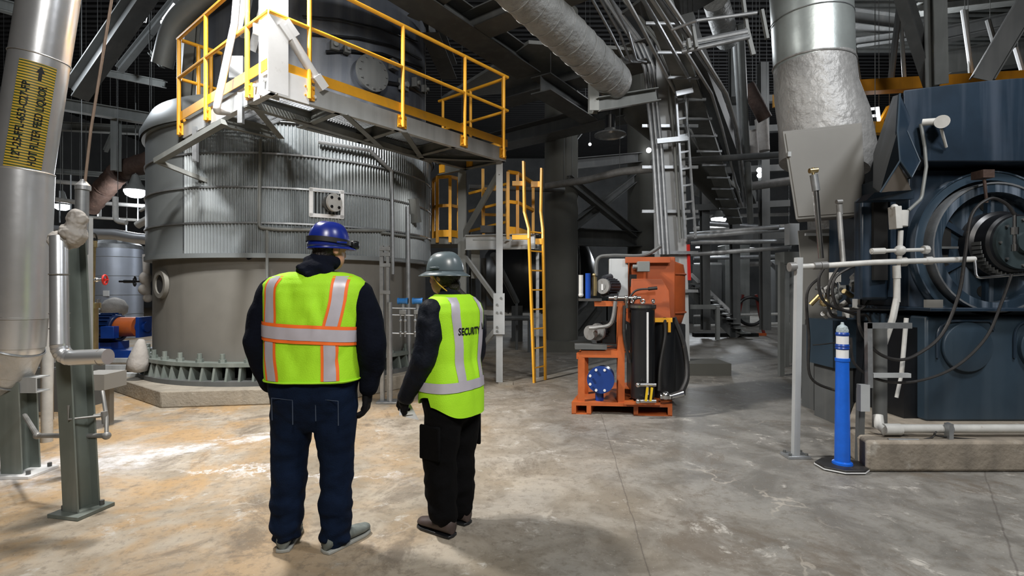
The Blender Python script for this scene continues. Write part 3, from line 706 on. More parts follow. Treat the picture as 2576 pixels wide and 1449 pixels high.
# thin cable and capped standpipe
solo(MB().tube([P(290, -60, 3.6) + V((.25, 0, 2.5)), P(290, -60, 3.6), P(252, 180, 3.6), P(228, 330, 3.6), P(214, 456, 3.6)], .009, 8), 'hanger_rod', mat('rusty_rod', (.32, .24, .19), .5, .3, .2, 9), 'thin brown rod hanging down to the capped pipe at the left', 'rod')
cp = thing('capped_pipe', 'vertical galvanised pipe with a conical cap under the thin brown rod', 'pipe', P(207, 600, 3.6))
MB().cyl(P(204, 640, 3.6), P(207, 478, 3.6), .040, n=20).build('barrel', G['galv'], cp)
MB().lathe([(0, .046), (.03, .046), (.065, .018), (.075, .015)], P(209, 478, 3.6), P(209, 478, 3.6) + V((0, 0, 1)), 20).build('cap', G['alu'], cp)
# column in front
cl = thing('column', 'grey green wide flange post with bolted base plate nearest the camera at left', 'post', (P(208, 0, 3.3).x, 3.3, 0))
ft = V((P(206, 0, 3.3).x, 3.3, .02)); tp = P(172, 600, 3.42)
MB().ibeam(ft, tp, .125, .14, .01, up=(.25, 1, 0)).build('column_shaft', G['steel_gn'], cl)
MB().box(ft + V((0, 0, -.008)), (.24, .24, .024), rz=-.2).build('base_plate', G['steel_gn'], cl, bevel=.003)
mb = MB()
for sx, sy in ((-.09, -.03), (.09, .05)): mb.hexbolt(ft + V((sx, sy, .004)), (0, 0, 1), .014, .03)
mb.build('anchor_bolts', G['steel_dk'], cl)
solo(MB().box((P(215, 0, 3.95).x, 3.95, 1.0), (.045, .09, 2.0)), 'post', G['steel_lt'], 'pale flat post directly behind the green grey column at left', 'post')
# clad small pipe in front of the column
sc_ = thing('clad_pipe', 'thin shiny clad pipe running down the front of the left column and elbowing right', 'pipe', P(150, 900, 3.25))
MB().cyl(P(148, 596, 3.22), P(150, 868, 3.12), .047, n=24).build('jacket', G['alu'], sc_)
for y in (690, 788, 826): MB().torus(P(148 + (y - 596) * .008, y, 3.18), (0, 0, 1), .049, .004, 24, 6).build('band', G['pipe_gy'], sc_)
a_, b_ = P(150, 866, 3.12), P(180, 900, 3.12)
for i in range(5):
    t = i / 5 * PI / 2; t2 = (i + 1) / 5 * PI / 2; c_ = V((b_.x, 3.12, a_.z))
    f = lambda t: c_ + V((-math.cos(t) * (c_.x - a_.x), 0, -math.sin(t) * (a_.z - b_.z)))
    MB().cyl(f(t), f(t2), .049, .046, n=20).sph(f(t2), .0475, 16, 10).build('elbow_gore', G['alu'], sc_)
MB().cyl(P(178, 900, 3.12), P(272, 897, 3.10), .047, n=24).build('stub', G['alu'], sc_)
MB().torus(P(255, 898, 3.11), (1, 0, 0), .049, .004, 24, 6).build('band', G['pipe_gy'], sc_)
# jacketed valve bodies on top
jb = MB(); 
jb.sph(P(150, 608, 3.25), .062, 16, 12, (1, 1, 1.1)).cyl(P(150, 608, 3.25), P(185, 598, 3.25), .05, .06).sph(P(185, 590, 3.25), .075, 16, 12, (1, 1, 1.0)).cyl(P(185, 590, 3.25), P(196, 555, 3.25), .06, .05).sph(P(196, 552, 3.25), .056, 16, 12, (1, 1, 1.1))
jo = solo(jb, 'valve_jacket', G['bag'], 'lumpy grey insulation jacket wrapped round the valve on top of the left column', 'jacket', smooth=3)
rm = jo.modifiers.new('remesh', 'REMESH'); rm.mode = 'VOXEL'; rm.voxel_size = .006; rm.use_smooth_shade = True
tx_ = bpy.data.textures.new('folds', 'CLOUDS'); tx_.noise_scale = .05
dm = jo.modifiers.new('folds', 'DISPLACE'); dm.texture = tx_; dm.strength = .035; dm.mid_level = .5
# drain piping loop
solo(MB().tube([P(62, 1045, 3.9), P(94, 1096, 3.5), P(268, 1096, 3.35)], .016, 10, rad=.02).sph(P(94, 1096, 3.5), .024).sph(P(268, 1096, 3.35), .026), 'drain_pipe', G['pipe_gy'], 'low grey drain pipe looping behind the left column near the floor', 'pipe')
solo(MB().tube([P(268, 1090, 3.35), P(268, 1050, 3.38), P(258, 985, 3.5)], .012, 10).tube([P(172, 1020, 3.25), P(172, 1055, 3.25), P(262, 1045, 3.38)], .007, 8).cyl(P(236, 1047, 3.36), P(262, 1044, 3.38), .014).cyl(P(262, 1035, 3.38), P(265, 1065, 3.38), .018), 'valve_tubing', G['pipe_gy'], 'small weathered valve and tubing joined to the low drain pipe', 'valve')
# strainer with handwheels
bs = thing('strainer', 'brass toned vertical strainer with bolted head between column and blue pump', 'strainer', P(230, 880, 4.1))
MB().cyl(P(230, 880, 4.1), P(230, 775, 4.1), .045, n=20).build('barrel', G['brass'], bs)
MB().cyl(P(230, 775, 4.1), P(230, 762, 4.1), .062, n=20).build('head', G['brass'], bs)
mb = MB()
for k in range(6): a = k * PI / 3; mb.hexbolt(P(230, 762, 4.1) + V((math.cos(a) * .05, math.sin(a) * .05, 0)), (0, 0, 1), .009, .03)
mb.build('head_bolts', G['chrome'], bs)
MB().cyl(P(233, 762, 4.1), P(237, 612, 4.1), .013, n=12).build('riser', G['brass'], bs)
MB().cyl(P(237, 622, 4.1), P(237, 606, 4.1), .02).cyl(P(205, 622, 4.1), P(240, 622, 4.1), .012).build('fitting', G['brass'], bs)
hw = MB().torus(P(264, 704, 4.1), (1, .25, 0), .038, .007, 24, 8); hw.cyl(P(262, 704, 4.1), P(266, 704, 4.1), .012)
for k in range(3):
    a = k * PI * 2 / 3; hw.cyl(P(264, 704, 4.1), P(264, 704, 4.1) + V((-math.sin(a) * .01, math.cos(a) * .037, math.sin(a) * .037)), .004, n=6)
hv = thing('handwheel_valve', 'small valve with red handwheel sticking out right of the strainer riser', 'valve', P(250, 704, 4.1))
hw.build('handwheel', G['red'], hv, label='red handwheel')
MB().cyl(P(236, 704, 4.1), P(262, 704, 4.1), .010).sph(P(243, 704, 4.1), .018).build('valve_body', G['chrome'], hv)
hv = thing('handwheel_valve', 'small valve with black handwheel on top of the strainer riser', 'valve', P(236, 606, 4.1))
MB().torus(P(236, 602, 4.1), (1, .3, 0), .05, .006, 24, 8).cyl(P(234, 602, 4.1), P(238, 602, 4.1), .014).build('handwheel', G['black'], hv)
MB().cyl(P(218, 604, 4.1), P(236, 602, 4.1), .010).build('stem', G['brass'], hv)
mk = thing('pipe_marker', 'lime green pipe marker band glimpsed behind the huge clad pipe', 'label', P(116, 770, 4.8))
MB().cyl(P(118, 770, 4.8), P(118, 722, 4.8), .05, n=20).build('marker_band', mat('lime_marker', (.55, .75, .05), .5), mk)
MB().cyl(V((P(118, 0, 4.8).x, 4.8, 0)), P(118, 560, 4.8), .045, n=16).build('pipe', G['pipe_wh'], mk)

# ------------------------------------------------------------------ left background
def tank_small():
    t = thing('storage_tank', 'pale blue grey clad storage tank with domed top beyond the blue pump', 'tank', P(290, 850, 15.0))
    c = V((P(292, 0, 15).x, 15, 0)); r = .66
    MB().lathe([(0, r), (2.62, r)], c, c + V((0, 0, 1)), 40).build('shell', mat('pale_blue_grey_cladding', (.42, .46, .54), .4, .5, .08, 2, streak=(.3, .33, .38), samt=.3), t)
    MB().lathe([(2.6, r + .01), (2.72, r - .03), (2.82, r * .7), (2.88, r * .3), (2.89, .01)], c, c + V((0, 0, 1)), 40, cap=False).build('domed_top', G['galv'], t)
    for z in (.7, 1.25, 1.8, 2.35): MB().torus(c + V((0, 0, z)), (0, 0, 1), r + .004, .008, 40, 6).build('band', G['steel'], t)
    q = c + V((.22, -r + .02, 1.30)); MB().box(q, (.16, .03, .16)).build('nameplate', G['white'], t)
    MB().tube([c + V((.05, -r - .02, .85)), c + V((.3, -r - .05, .88)), c + V((.34, -r - .05, .5))], .035, 10, rad=.1).build('drain_pipe', G['pipe_wh'], t)
    MB().cyl(c + V((.35, -.3, 2.7)), c + V((.35, -.3, 2.86)), .06).build('vent', G['steel_lt'], t)
tank_small()
pm = thing('pump_set', 'blue electric motor and pump with orange coupling guard on a blue base', 'pump', P(300, 880, 8.6))
dm = 8.6
c1, c2 = P(252, 826, dm), P(298, 826, dm)
MB().cyl(c1, c2, .235, n=28).torus(c1, (1, 0, 0), .22, .03).torus(c2, (1, 0, 0), .2, .03).build('motor_body', mat('dark_blue_enamel', (.004, .02, .09), .4, 0, .2, 6), pm)
m = MB()
for k in range(22):
    a = k * 2 * PI / 22; o = V((0, math.cos(a), math.sin(a))); m.slab([c1 + o * .23 + V((.03, 0, 0)), c2 + o * .23 - V((.03, 0, 0)), c2 + o * .265 - V((.03, 0, 0)), c1 + o * .265 + V((.03, 0, 0))], o.cross(V((1, 0, 0))) * .012)
m.build('cooling_fins', mat('dark_blue_fins', (.004, .025, .11), .4), pm)
MB().box(P(276, 836, dm - .26), (.22, .12, .2)).build('terminal_box', G['blue'], pm, bevel=.01)
MB().box(P(276, 868, dm), (.36, .4, .12)).build('motor_foot', G['blue'], pm)
MB().cyl(P(299, 822, dm), P(348, 822, dm), .165, n=28).build('coupling_guard', G['orange_br'], pm, label='orange cylindrical coupling guard')
MB().cyl(P(348, 822, dm), P(372, 822, dm), .09).box(P(362, 822, dm), (.06, .3, .34)).build('pump_bearing', G['blue'], pm)
MB().box((P(310, 0, dm).x, dm, P(0, 888, dm).z), (.95, .5, .14)).build('base_frame', G['blue'], pm)
MB().box((P(305, 0, dm).x, dm, P(0, 918, dm).z - .02), (1.1, .7, P(0, 898, dm).z - P(0, 940, dm).z)).build('concrete_base', G['conc'], pm)
solo(MB().lathe([(0, .1), (.12, .24), (.26, .26), (.4, .18), (.46, .05), (.47, .0)], P(288, 800, 11.5), P(288, 800, 11.5) + V((0, 0, 1)), 18, cap=False).box(P(288, 850, 11.5), (.1, .1, 1.1)), 'insulated_valve', G['bag'], 'rounded grey insulated valve head just above the blue motor', 'valve', smooth=3)
vj = thing('gate_valve', 'grey jacketed gate valve with black handwheel at the left edge of the giant vessel', 'valve', P(368, 760, 8.2))
m = MB().sph(P(366, 700, 8.2), .10, 14, 10, (.9, .9, 1.1)).sph(P(364, 728, 8.2), .09).cyl(P(371, 745, 8.2), P(367, 640, 8.2), .05).sph(P(372, 750, 8.2), .07)
m.build('jacketed_body', G['bag'], vj, smooth=3)
MB().cyl(P(300, 708, 8.2), P(355, 708, 8.2), .016, .016).cyl(P(312, 708, 8.2), P(340, 708, 8.2), .026, .026).build('stem', G['black'], vj)
MB().torus(P(339, 708, 8.2), (1, .4, 0), .075, .01, 24, 8).cyl(P(339, 708, 8.2) + V((0, 0, -.075)), P(339, 708, 8.2) + V((0, 0, .075)), .006).build('handwheel', G['black'], vj)
bg = MB().lathe([(0, .05), (.03, .13), (.15, .13), (.3, .09), (.42, .05), (.45, .03)], P(345, 936, 6.9), P(352, 880, 6.9), 14)
solo(bg, 'sack', G['bag'], 'pale sack slumped against the vessel foot at the left corner of the plinth', 'bag', smooth=3)
# lamps
def highbay(px, py, d, r, lab, power=60, m_='lamp', housing=True):
    t = thing('highbay_lamp', lab, 'lamp', P(px, py, d)); c = P(px, py, d)
    MB().lathe([(-r * .55, .001), (-r * .5, r * .5), (-r * .3, r * .85), (0, r), (.05, r)], c, c + V((0, 0, 1)), 28, cap=False).build('lens', G[m_], t, fix=False)
    MB().lathe([(.05, r * 1.02), (.07, r * 1.0), (.22, r * .55), (.42, r * .3), (.46, .02)], c, c + V((0, 0, 1)), 24).build('housing', G['steel'], t)
    MB().cyl(c + V((0, 0, .44)), V((c.x, c.y, c.z + 2.2)), .012, n=6).build('stem', G['steel'], t)
    if power: light('POINT', c + V((0, 0, -.25)), power, (.93, .97, 1), .12)
    return t
highbay(341, 484, 12.5, .24, 'larger bright oval lamp glowing left of the giant vessel', 170)
highbay(157, 520, 14.5, .19, 'smaller bright oval lamp nearer the huge clad pipe', 90)
highbay(1808, 552, 19, .27, 'bright oval lamp glowing above the far aisle at right', 150)
solo(MB().sph(P(411, 57, 9.5), .05).cyl(P(411, 50, 9.5), P(440, 10, 9.5), .03), 'bare_bulb', G['lamp_dim'], 'tiny bare bulb shining under the ceiling left of the vessel top', 'lamp')
sg = MB()
for i in range(9): sg.bar(P(333 + i * 4.6, 38 + i * .6, 11.5), P(330 + i * 4.6, 52 + i * .6, 11.2), .012, .012)
solo(sg, 'louvre_lamp', G['lamp_dim'], 'small louvred light shining through a slot in the ceiling at upper left', 'lamp')
# overhead steel at left
def beam(a, b, w_, h, name, m_, lab, cat='beam', group=None, kind='i'):
    a, b = grow(a, b); mb = MB(); (mb.ibeam(a, b, w_, h, .02) if kind == 'i' else mb.bar(a, b, w_, h)); return solo(mb, name, G[m_], lab, cat, group)
beam(P(365, -20, 8.5), P(190, 235, 8.9), .28, .30, 'roof_beam', 'steel_dk', 'wide dark grey ceiling beam slanting down beside the thin brown rod')
beam(P(450, -10, 9.6), P(300, 175, 10.2), .12, .14, 'roof_beam', 'steel_dk', 'slim ceiling beam slanting right of the wide slanted beam')
beam(P(80, 35, 10), P(-30, 5, 10), .2, .22, 'roof_beam', 'steel', 'short grey beam in the top left corner behind the huge clad pipe')
beam(P(250, 180, 11), P(415, 212, 10.5), .10, .14, 'roof_beam', 'steel', 'pale crossbeam end pointing right toward the vessel at upper left')
beam(P(150, 262, 12), P(380, 300, 12), .25, .26, 'roof_beam', 'steel', 'long level beam above the lower pipes at left')
beam(P(150, 318, 14), P(385, 330, 14), .2, .22, 'roof_beam', 'steel', 'second level beam below the long level beam at left')
beam(P(292, 295, 12.2), P(292, 430, 12.2), .15, .16, 'hanger_post', 'steel', 'short vertical hanger between the level beams at left', 'post')
beam(P(265, 380, 12.6), P(300, 300, 12.3), .08, .10, 'brace', 'steel', 'short diagonal brace on the level beams at left', 'brace')
beam(P(130, 430, 15), P(380, 448, 15), .12, .14, 'roof_beam', 'steel', 'third level beam just above the lamps at left')
beam(P(380, 130, 9.9), P(410, 165, 9.7), .1, .1, 'brace', 'steel', 'stub brace touching the curved duct at upper left', 'brace')
solo(MB().tube([P(590, -70, 6.5) + V((.9, -.1, 1.0)), P(590, -70, 6.5), P(500, 0, 6.7), P(432, 62, 6.85), P(408, 165, 6.95)], .13, 24, rad=2.0, steps=10), 'curved_duct', G['clad_sm'], 'big bent grey duct curving beside the top of the giant vessel', 'duct')
# rusty duct and other pipes
rd = MB(); pts = [P(395, 400, 12.6), P(300, 432, 12.6), P(262, 475, 12.8), P(215, 530, 13)]
pf_ = fillet([V(p) for p in pts], .5, 4); pf2 = []
for i in range(len(pf_) - 1):
    for k in range(6): pf2.append(pf_[i].lerp(pf_[i + 1], k / 6))
rd.tube(pf2, [.23 + .02 * (i % 2) for i in range(len(pf2))], 20)
rdo = solo(rd, 'rusty_duct', G['rust'], 'large rusty brown corrugated duct descending left of the giant vessel', 'duct')
solo(MB().tube([P(205, 588, 9.5), P(290, 590, 9.5), P(345, 600, 9.5), P(395, 604, 9.5)], .10, 16), 'clad_pipe', G['alu'], 'shiny clad pipe running level above the pale storage tank', 'pipe')
solo(MB().tube([P(110, 574, 10.5), P(250, 586, 10.5)], .08, 14), 'clad_pipe', G['alu'], 'short shiny clad pipe section left of the strainer', 'pipe')
solo(MB().tube([P(120, 600, 12), P(200, 606, 12)], .06, 14), 'clad_pipe', G['pipe_wh'], 'white pipe stub between huge clad pipe and left column', 'pipe')
solo(MB().tube([P(345, 567, 9), P(380, 547, 9)], .065, 14), 'pipe', G['pipe_wh'], 'white pipe poking out left of the giant vessel, upper one', 'pipe')
solo(MB().tube([P(352, 530, 10), P(382, 515, 10)], .03, 10), 'pipe', G['pipe_wh'], 'thin white pipe slanting toward the vessel right below the large lamp', 'pipe')
solo(MB().tube([P(290, 495, 11), P(291, 556, 11), P(318, 560, 11)], .055, 12, rad=.12), 'pipe', G['pipe_wh'], 'white elbow pipe dropping below the large lamp', 'pipe')
for i, (a, b, r, lab) in enumerate([((215, 508), (385, 520), .05, 'first thin level pipe just under the large left lamp'), ((130, 500), (215, 512), .06, 'level pipe crossing just above the smaller left lamp'), ((200, 545), (385, 556), .04, 'second thin level pipe under the large left lamp'), ((125, 455), (200, 462), .06, 'level pipe right under the striped marker pipe edge'), ((250, 520), (250, 545), .05, 'short white drop pipe between the two left lamps')]):
    solo(MB().tube([P(a[0], a[1], 13 + i * .5), P(b[0], b[1], 13 + i * .5)], r, 10), 'pipe', G['pipe_wh' if i != 0 else 'pipe_gy'], lab, 'pipe')
for i, (x, y0, y1) in enumerate(((150, 480, 560), (178, 440, 600), (318, 560, 590), (347, 470, 560))):
    solo(MB().cyl(P(x, y0, 13.5), P(x, y1, 13.5), .018, n=6), 'hanger_rod', G['galv'], ['thin hanger rod left of the smaller lamp', 'thin hanger rod right of the smaller lamp', 'thin hanger rod above the pale storage tank', 'thin hanger rod beside the large left lamp'][i], 'rod')
# low clutter left of the plinth
solo(MB().box(P(285, 925, 7.6), (1.1, .10, .08)).box(P(285, 945, 7.2), (1.1, .10, .08)).box(P(290, 906, 8.0), (1.2, .10, .06)), 'skid_rails', G['steel_lt'], 'low pale skid rails on the floor left of the concrete plinth', 'skid')
solo(MB().box((P(235, 0, 5.2).x, 5.3, P(0, 960, 5.2).z), (.30, .3, .16)).box((P(235, 0, 5.2).x, 5.4, .22), (.06, .06, .44)), 'sump_box', G['gry_box'], 'small grey box on a stub post between column and plinth', 'box')
solo(MB().box((P(110, 0, 6.2).x, 6.2, .25), (1.1, .5, .5)).box((P(130, 0, 6.2).x, 6.0, .55), (.9, .06, .05)), 'floor_skid', G['steel_dk'], 'dark low skid behind the left posts', 'skid')
solo(MB().cyl(P(125, 840, 5.6), V((P(125, 0, 5.6).x, 5.6, 0)), .035).sph(P(128, 840, 5.6), .06), 'insulated_valve', G['bag'], 'pale fabric covered fitting peeking right of the huge pipe elbow', 'valve', smooth=3)
solo(MB().box((P(190, 0, 17).x, 17, 2.6), (4.5, .3, .5)), 'pipe_rack_beam', G['steel'], 'distant grey rack beam seen behind the left column', 'beam')
rk = MB()
for i in range(7): rk.cyl(V((P(110 + i * 8, 0, 9).x, 9, 0)), P(110 + i * 8, 660 + i * 8, 9), .03, n=8)
solo(rk, 'pipe_bundle', G['pipe_wh'], 'bundle of white vertical pipes behind the left column', 'pipe')
# ------------------------------------------------------------------ middle background: great frame of columns
def col_round(px, base_y, w_px, top, lab, m_='conc_dk'):
    d = HC * F / (base_y - 724.5); r = w_px / 2 / F * d; c = V((P(px, 0, d).x, d, 0))
    t = thing('fireproofed_column', lab, 'column', c)
    MB().lathe([(0, r), (top, r)], c, c + V((0, 0, 1)), 28).build('shaft', G[m_], t)
    MB().box(c + V((0, 0, .12)), (r * 3.2, r * 3.2, .24)).build('plinth', G['conc_dk'], t)
    return c, r
k1, r1 = col_round(1412, 878, 84, 8.0, 'thick grey fireproofed column right of the yellow ladder')
k2, r2 = col_round(1612, 852, 66, 8.0, 'second thick grey column half hidden by the conduit covered column')
def KB(x0, y0, x1, y1, d0, d1, w_, h, name, m_, lab, cat='beam', kind='i', group=None):
    return beam(P(x0, y0, d0), P(x1, y1, d1), w_, h, name, m_, lab, cat, group, kind)
D1 = k1.y - .1; D2 = k2.y - .1
KB(1415, 595, 1615, 602, D1, D2, .3, .42, 'cross_beam', 'steel_dk', 'level dark beam joining the two thick columns below the cross bracing')
KB(1418, 415, 1620, 395, D1, D2, .25, .26, 'cross_beam', 'steel_dk', 'level dark beam joining the two thick columns above the cross bracing')
KB(1430, 452, 1600, 590, D1 - .35, D2 - .35, .16, .22, 'cross_brace', 'steel_dk', 'dark cross brace falling from left to right between the two columns', 'brace')
KB(1440, 570, 1600, 445, D1 - .1, D2 - .1, .16, .22, 'cross_brace', 'steel_dk', 'dark cross brace rising from left to right between the two columns', 'brace')
KB(1440, 350, 1480, 300, D1, D1, .15, .2, 'knee_brace', 'steel_dk', 'short knee brace at the top of the thick column right of the ladder', 'brace')
KB(1445, 840, 1500, 770, D1 + 1, D1 + 2, .3, .3, 'leaning_post', 'steel_dk', 'dark leaning strut right of the thick column foot', 'brace')
# round dark vessel behind
rv = thing('round_vessel', 'dark round vessel looming behind the thick column and the yellow ladder', 'vessel', P(1350, 850, 14.5))
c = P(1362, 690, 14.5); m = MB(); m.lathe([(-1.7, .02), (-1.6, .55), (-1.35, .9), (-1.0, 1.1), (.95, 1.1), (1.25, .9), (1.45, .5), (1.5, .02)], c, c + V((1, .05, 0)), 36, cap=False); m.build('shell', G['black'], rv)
for dx in (-.7, .7): MB().box((c.x + dx, c.y, (c.z - .8) / 2), (.3, 1.4, c.z - .8)).build('saddle', G['steel_dk'], rv)
for dx in (-.95, 0, .9): MB().torus(c + V((dx, 0, 0)), (1, .05, 0), 1.11, .02, 36, 6).build('band', G['steel_dk'], rv)
# piping tangle behind the support frame
random.seed(3)
labs = ['dark pipe tangle behind the support frame, leftmost upright', 'dark upright pipe behind the support frame, second from left', 'dark slanting pipe behind the lower bracing', 'dark level pipe low behind the support frame', 'dark level pipe high behind the support frame']
for i, (a, b, r) in enumerate([((1190, 640, 11), (1192, 840, 11), .05), ((1215, 650, 10.5), (1216, 850, 10.5), .07), ((1240, 640, 11), (1300, 760, 12), .07), ((1185, 800, 11), (1330, 800, 11.5), .06), ((1180, 470, 11), (1420, 478, 11.5), .06)]):
    solo(MB().cyl(P(*a), P(*b), r, n=10), 'pipe', G['steel_dk'], labs[i], 'pipe')
# yellow rails in the depth
yr = thing('rear_railing', 'dim yellow railing seen deep between the two posts of the support frame', 'railing', P(1215, 600, 11))
for y in (475, 520, 570): MB().bar(P(1180, y + 12, 11), P(1275, y - 12, 10.6), .05, .05).build('rail', G['yellow'], yr)
for x in (1215,): MB().bar(P(x, 425, 10.8), P(x, 570, 10.8), .06, .06).build('rail_post', G['yellow'], yr)
# pipe sloping across
solo(MB().tube([P(1375, 468, 11.2), P(1480, 452, 10.5), P(1560, 432, 9.9), P(1645, 424, 9.3)], .075, 14), 'cross_pipe', G['pipe_gy'], 'grey pipe crossing from the thick column to the conduit covered column', 'pipe')
# dish lamp, off
dl = thing('dish_lamp', 'unlit dish shaped lamp hanging before the dark upper bay', 'lamp', P(1532, 340, 9.5))
c = P(1535, 340, 9.5)
MB().lathe([(-.01, .30), (.02, .29), (.08, .12), (.14, .09)], c, c + V((0, 0, 1)), 28, cap=False).build('reflector', G['galv'], dl)
MB().cyl(c + V((0, 0, .12)), c + V((0, 0, .36)), .10, n=20).cyl(c + V((0, 0, .34)), c + V((0, 0, .9)), .03).build('ballast', G['black'], dl)
# level roof beams over the middle (grid of wide dark box beams)
Zr = 5.4
def RB(x0, y0, x1, y1, w_, h, lab, m_='steel_dk', z=Zr, kind='i', name='roof_beam'):
    return beam(PZ(x0, y0, z), PZ(x1, y1, z), w_, h, name, m_, lab, 'beam', None, kind)
RB(985, -60, 1330, 170, .5, .3, 'wide dark roof beam running down toward the end of the yellow handrail')
RB(1160, 80, 1400, -20, .42, .28, 'dark roof beam crossing above the dark openings left of the wrapped pipe')
RB(1040, 30, 1140, -40, .2, .2, 'thin roof brace above the right of the vessel')
RB(1270, 240, 1640, 135, .5, .35, 'long dark roof beam passing behind the wrapped pipe')
RB(1360, 210, 1500, 300, .4, .3, 'dark roof beam stub meeting the column top', z=5.0)
RB(1180, 375, 1660, 258, .5, .35, 'deep dark roof beam right above the thick column', z=5.0)
RB(1130, 180, 1080, 60, .3, .3, 'dark strut between vessel and roof beams', z=5.6)
m = MB(); m.slab([PZ(1110, 250, 5.5), PZ(1270, 235, 5.5), PZ(1640, 130, 5.5), PZ(1330, 110, 5.5), PZ(1250, 165, 5.5)], (0, 0, .06))
solo(m, 'soffit_plate', G['steel'], 'broad flat grey soffit plate between the handrail end and the wrapped pipe', 'plate')
solo(MB().slab([PZ(1630, 100, 5.9), PZ(1530, 60, 5.9), PZ(1700, -60, 5.9), PZ(1900, -60, 5.9)], (0, 0, .05)), 'soffit_plate', G['steel_dk'], 'dark soffit plate above the cable column', 'plate')
# wrapped pipe
wp = thing('wrapped_pipe', 'large pipe in crinkled grey wrapping descending from the top centre', 'pipe', P(1560, 235, 6.6))
a, b = P(1262, -70, 4.75), P(1545, 204, 6.6); a = a + (a - b).normalized() * 1.6
MB().tube([a.lerp(b, i / 48) for i in range(49)], [.225 + .006 * math.sin(i * 2.3) for i in range(49)], 28).build('wrapping', G['wrap'], wp)
d = (b - a).normalized()
for i in range(16):
    q = a.lerp(b, .05 + i * .06); MB().torus(q, d + V((.05 * math.sin(i), 0, .05 * math.cos(i * 2))), .229, .006, 28, 5).build('wrap_band', G['wrap'], wp)
MB().sph(b, .225, 24, 14).build('end_cap', G['wrap_lt'], wp)
solo(MB().tube([P(1612, 275, 10), P(1690, 340, 11), P(1830, 500, 14)], .36, 22).sph(P(1612, 275, 10), .36, 22, 12), 'large_pipe', G['conc_dk'], 'second large grey pipe continuing behind the conduit covered column', 'pipe')
ph = thing('pipe_hanger', 'grey steel hanger frame carrying the end of the wrapped pipe', 'bracket', P(1495, 280, 6.6))
MB().ibeam(P(1493, 282, 6.55), P(1493, 175, 6.55), .12, .14, .012, up=(0, 1, 0)).build('post', G['steel'], ph)
MB().chan(P(1500, 265, 6.5), P(1650, 240, 6.9), .08, .17, .012).build('arm', G['steel'], ph)
# ------------------------------------------------------------------ conduit covered column
DC = 8.9
kc = thing('conduit_column', 'pale grey steel column wrapped in vertical conduits behind the orange machine', 'column', (P(1690, 0, DC).x, DC, 0))
cx = P(1688, 0, DC).x
MB().ibeam(V((P(1694, 0, DC).x, DC, 0)), V((P(1672, 0, DC).x, DC, 6.6)), .46, .36, .02, up=(0, 1, 0)).build('shaft', G['steel_lt'], kc)
MB().box(V((P(1700, 0, DC).x, DC, .02)), (.6, .55, .04)).build('base_plate', G['steel_dk'], kc)
for z in (1.4, 2.05, 2.75, 3.5, 4.2):
    MB().box((cx - .1, DC - .26, z), (.95, .04, .05)).build('strut_channel', G['galv'], kc)
cdl = ['leftmost of the five conduits climbing the pale column', 'second conduit from the left on the pale column', 'third conduit on the pale column', 'fourth conduit on the pale column', 'rightmost conduit on the pale column']
for i, (xb, xt) in enumerate(((1661, 1622), (1670, 1634), (1681, 1644), (1712, 1680), (1722, 1690))):
    g_ = MB().tube([P(xb, 640 if i < 3 else 600, DC - .32), P((xb + xt) / 2 + 2, 380, DC - .32), P(xt, 170, DC - .32), P(xt - 26, 110, DC - .35), P(xt - 140 - i * 6, -60, DC - .9), P(xt - 140 - i * 6, -60, DC - .9) + V((-.8, -.6, .6))], .032 if i < 3 else .026, 8, rad=.35)
    solo(g_, 'conduit', G['galv'] if i < 3 else G['steel'], cdl[i], 'conduit', group='conduits on the pale column')
# caged ladder like tray right of the column
tr = thing('cable_ladder', 'narrow upright cable ladder fixed to the right of the conduit covered column', 'tray', P(1735, 600, DC - .2))
for a, b in (((1716, 140), (1750, 600)), ((1700, 240), (1724, 600))):
    MB().bar(P(a[0], a[1], DC - .45), P(b[0], b[1], DC - .45), .03, .05).build('side_rail', G['galv'], tr)
for y in range(170, 600, 42):
    t = (y - 140) / 460; MB().bar(P(1698 + t * 22 + 2, y + 4, DC - .45), P(1718 + t * 32, y, DC - .45), .03, .03).build('rung', G['galv'], tr)
for a, b, lab in (((1700, 237, 8.2), (1742, 228, 8.2), 'upper short bracket right of the conduit column'), ((1652, 356, 8.4), (1730, 348, 8.4), 'lower short bracket across the conduit column')):
    beam(P(*a), P(*b), .06, .08, 'wall_strut', 'galv', lab, 'bracket', kind='b')
# overhead conduit fans
fan = [((1480, -20), (1535, 80), (1570, 150), 'first'), ((1500, -20), (1560, 85), (1586, 155), 'second'), ((1520, -30), (1580, 80), (1600, 150), 'third')]
for i, (a, b, c_, w_) in enumerate(fan):
    solo(MB().tube([P(*a, 6.5) + V((-.5, -.8, .1)), P(*a, 6.5), P(*b, 7.2), P(*c_, 7.8), P(c_[0] + 25, 155, 8.2)], .02, 8, rad=.2), 'conduit', G['galv'], w_ + ' of three thin conduits bending left of the conduit column top', 'conduit', group='thin overhead conduits')
for i, (x, s, w_) in enumerate(((1560, 1.0, 'leftmost'), (1600, 1.1, 'second'), (1622, 1.2, 'third'), (1640, 1.3, 'fourth'), (1660, 1.2, 'rightmost'))):
    solo(MB().tube([P(x, -30, 5.6) + V((-.4, -1.2, 0)), P(x, -30, 5.6), P(x + 50 * s, 60, 6.6), P(x + 140 * s, 235, 8.6), P(x + 145 * s + 20, 320, 9.5), P(1850 + i * 8, 520, 13)], .026, 8), 'conduit', G['galv' if i % 2 else 'steel_lt'], w_ + ' of the slanting conduits running down to the right past the column', 'conduit', group='slanting overhead conduits')
ct = thing('cable_tray', 'wide slanting cable tray beam descending right of the conduit column', 'tray', P(1850, 560, 13))
MB().bar(grow(P(1640, -40, 6.4), P(1850, 560, 14))[0], P(1850, 560, 14), .34, .10).build('tray', G['steel'], ct)
MB().bar(P(1720, 60, 7.2), P(1890, 500, 14), .25, .3).build('side_beam', G['steel_dk'], ct)
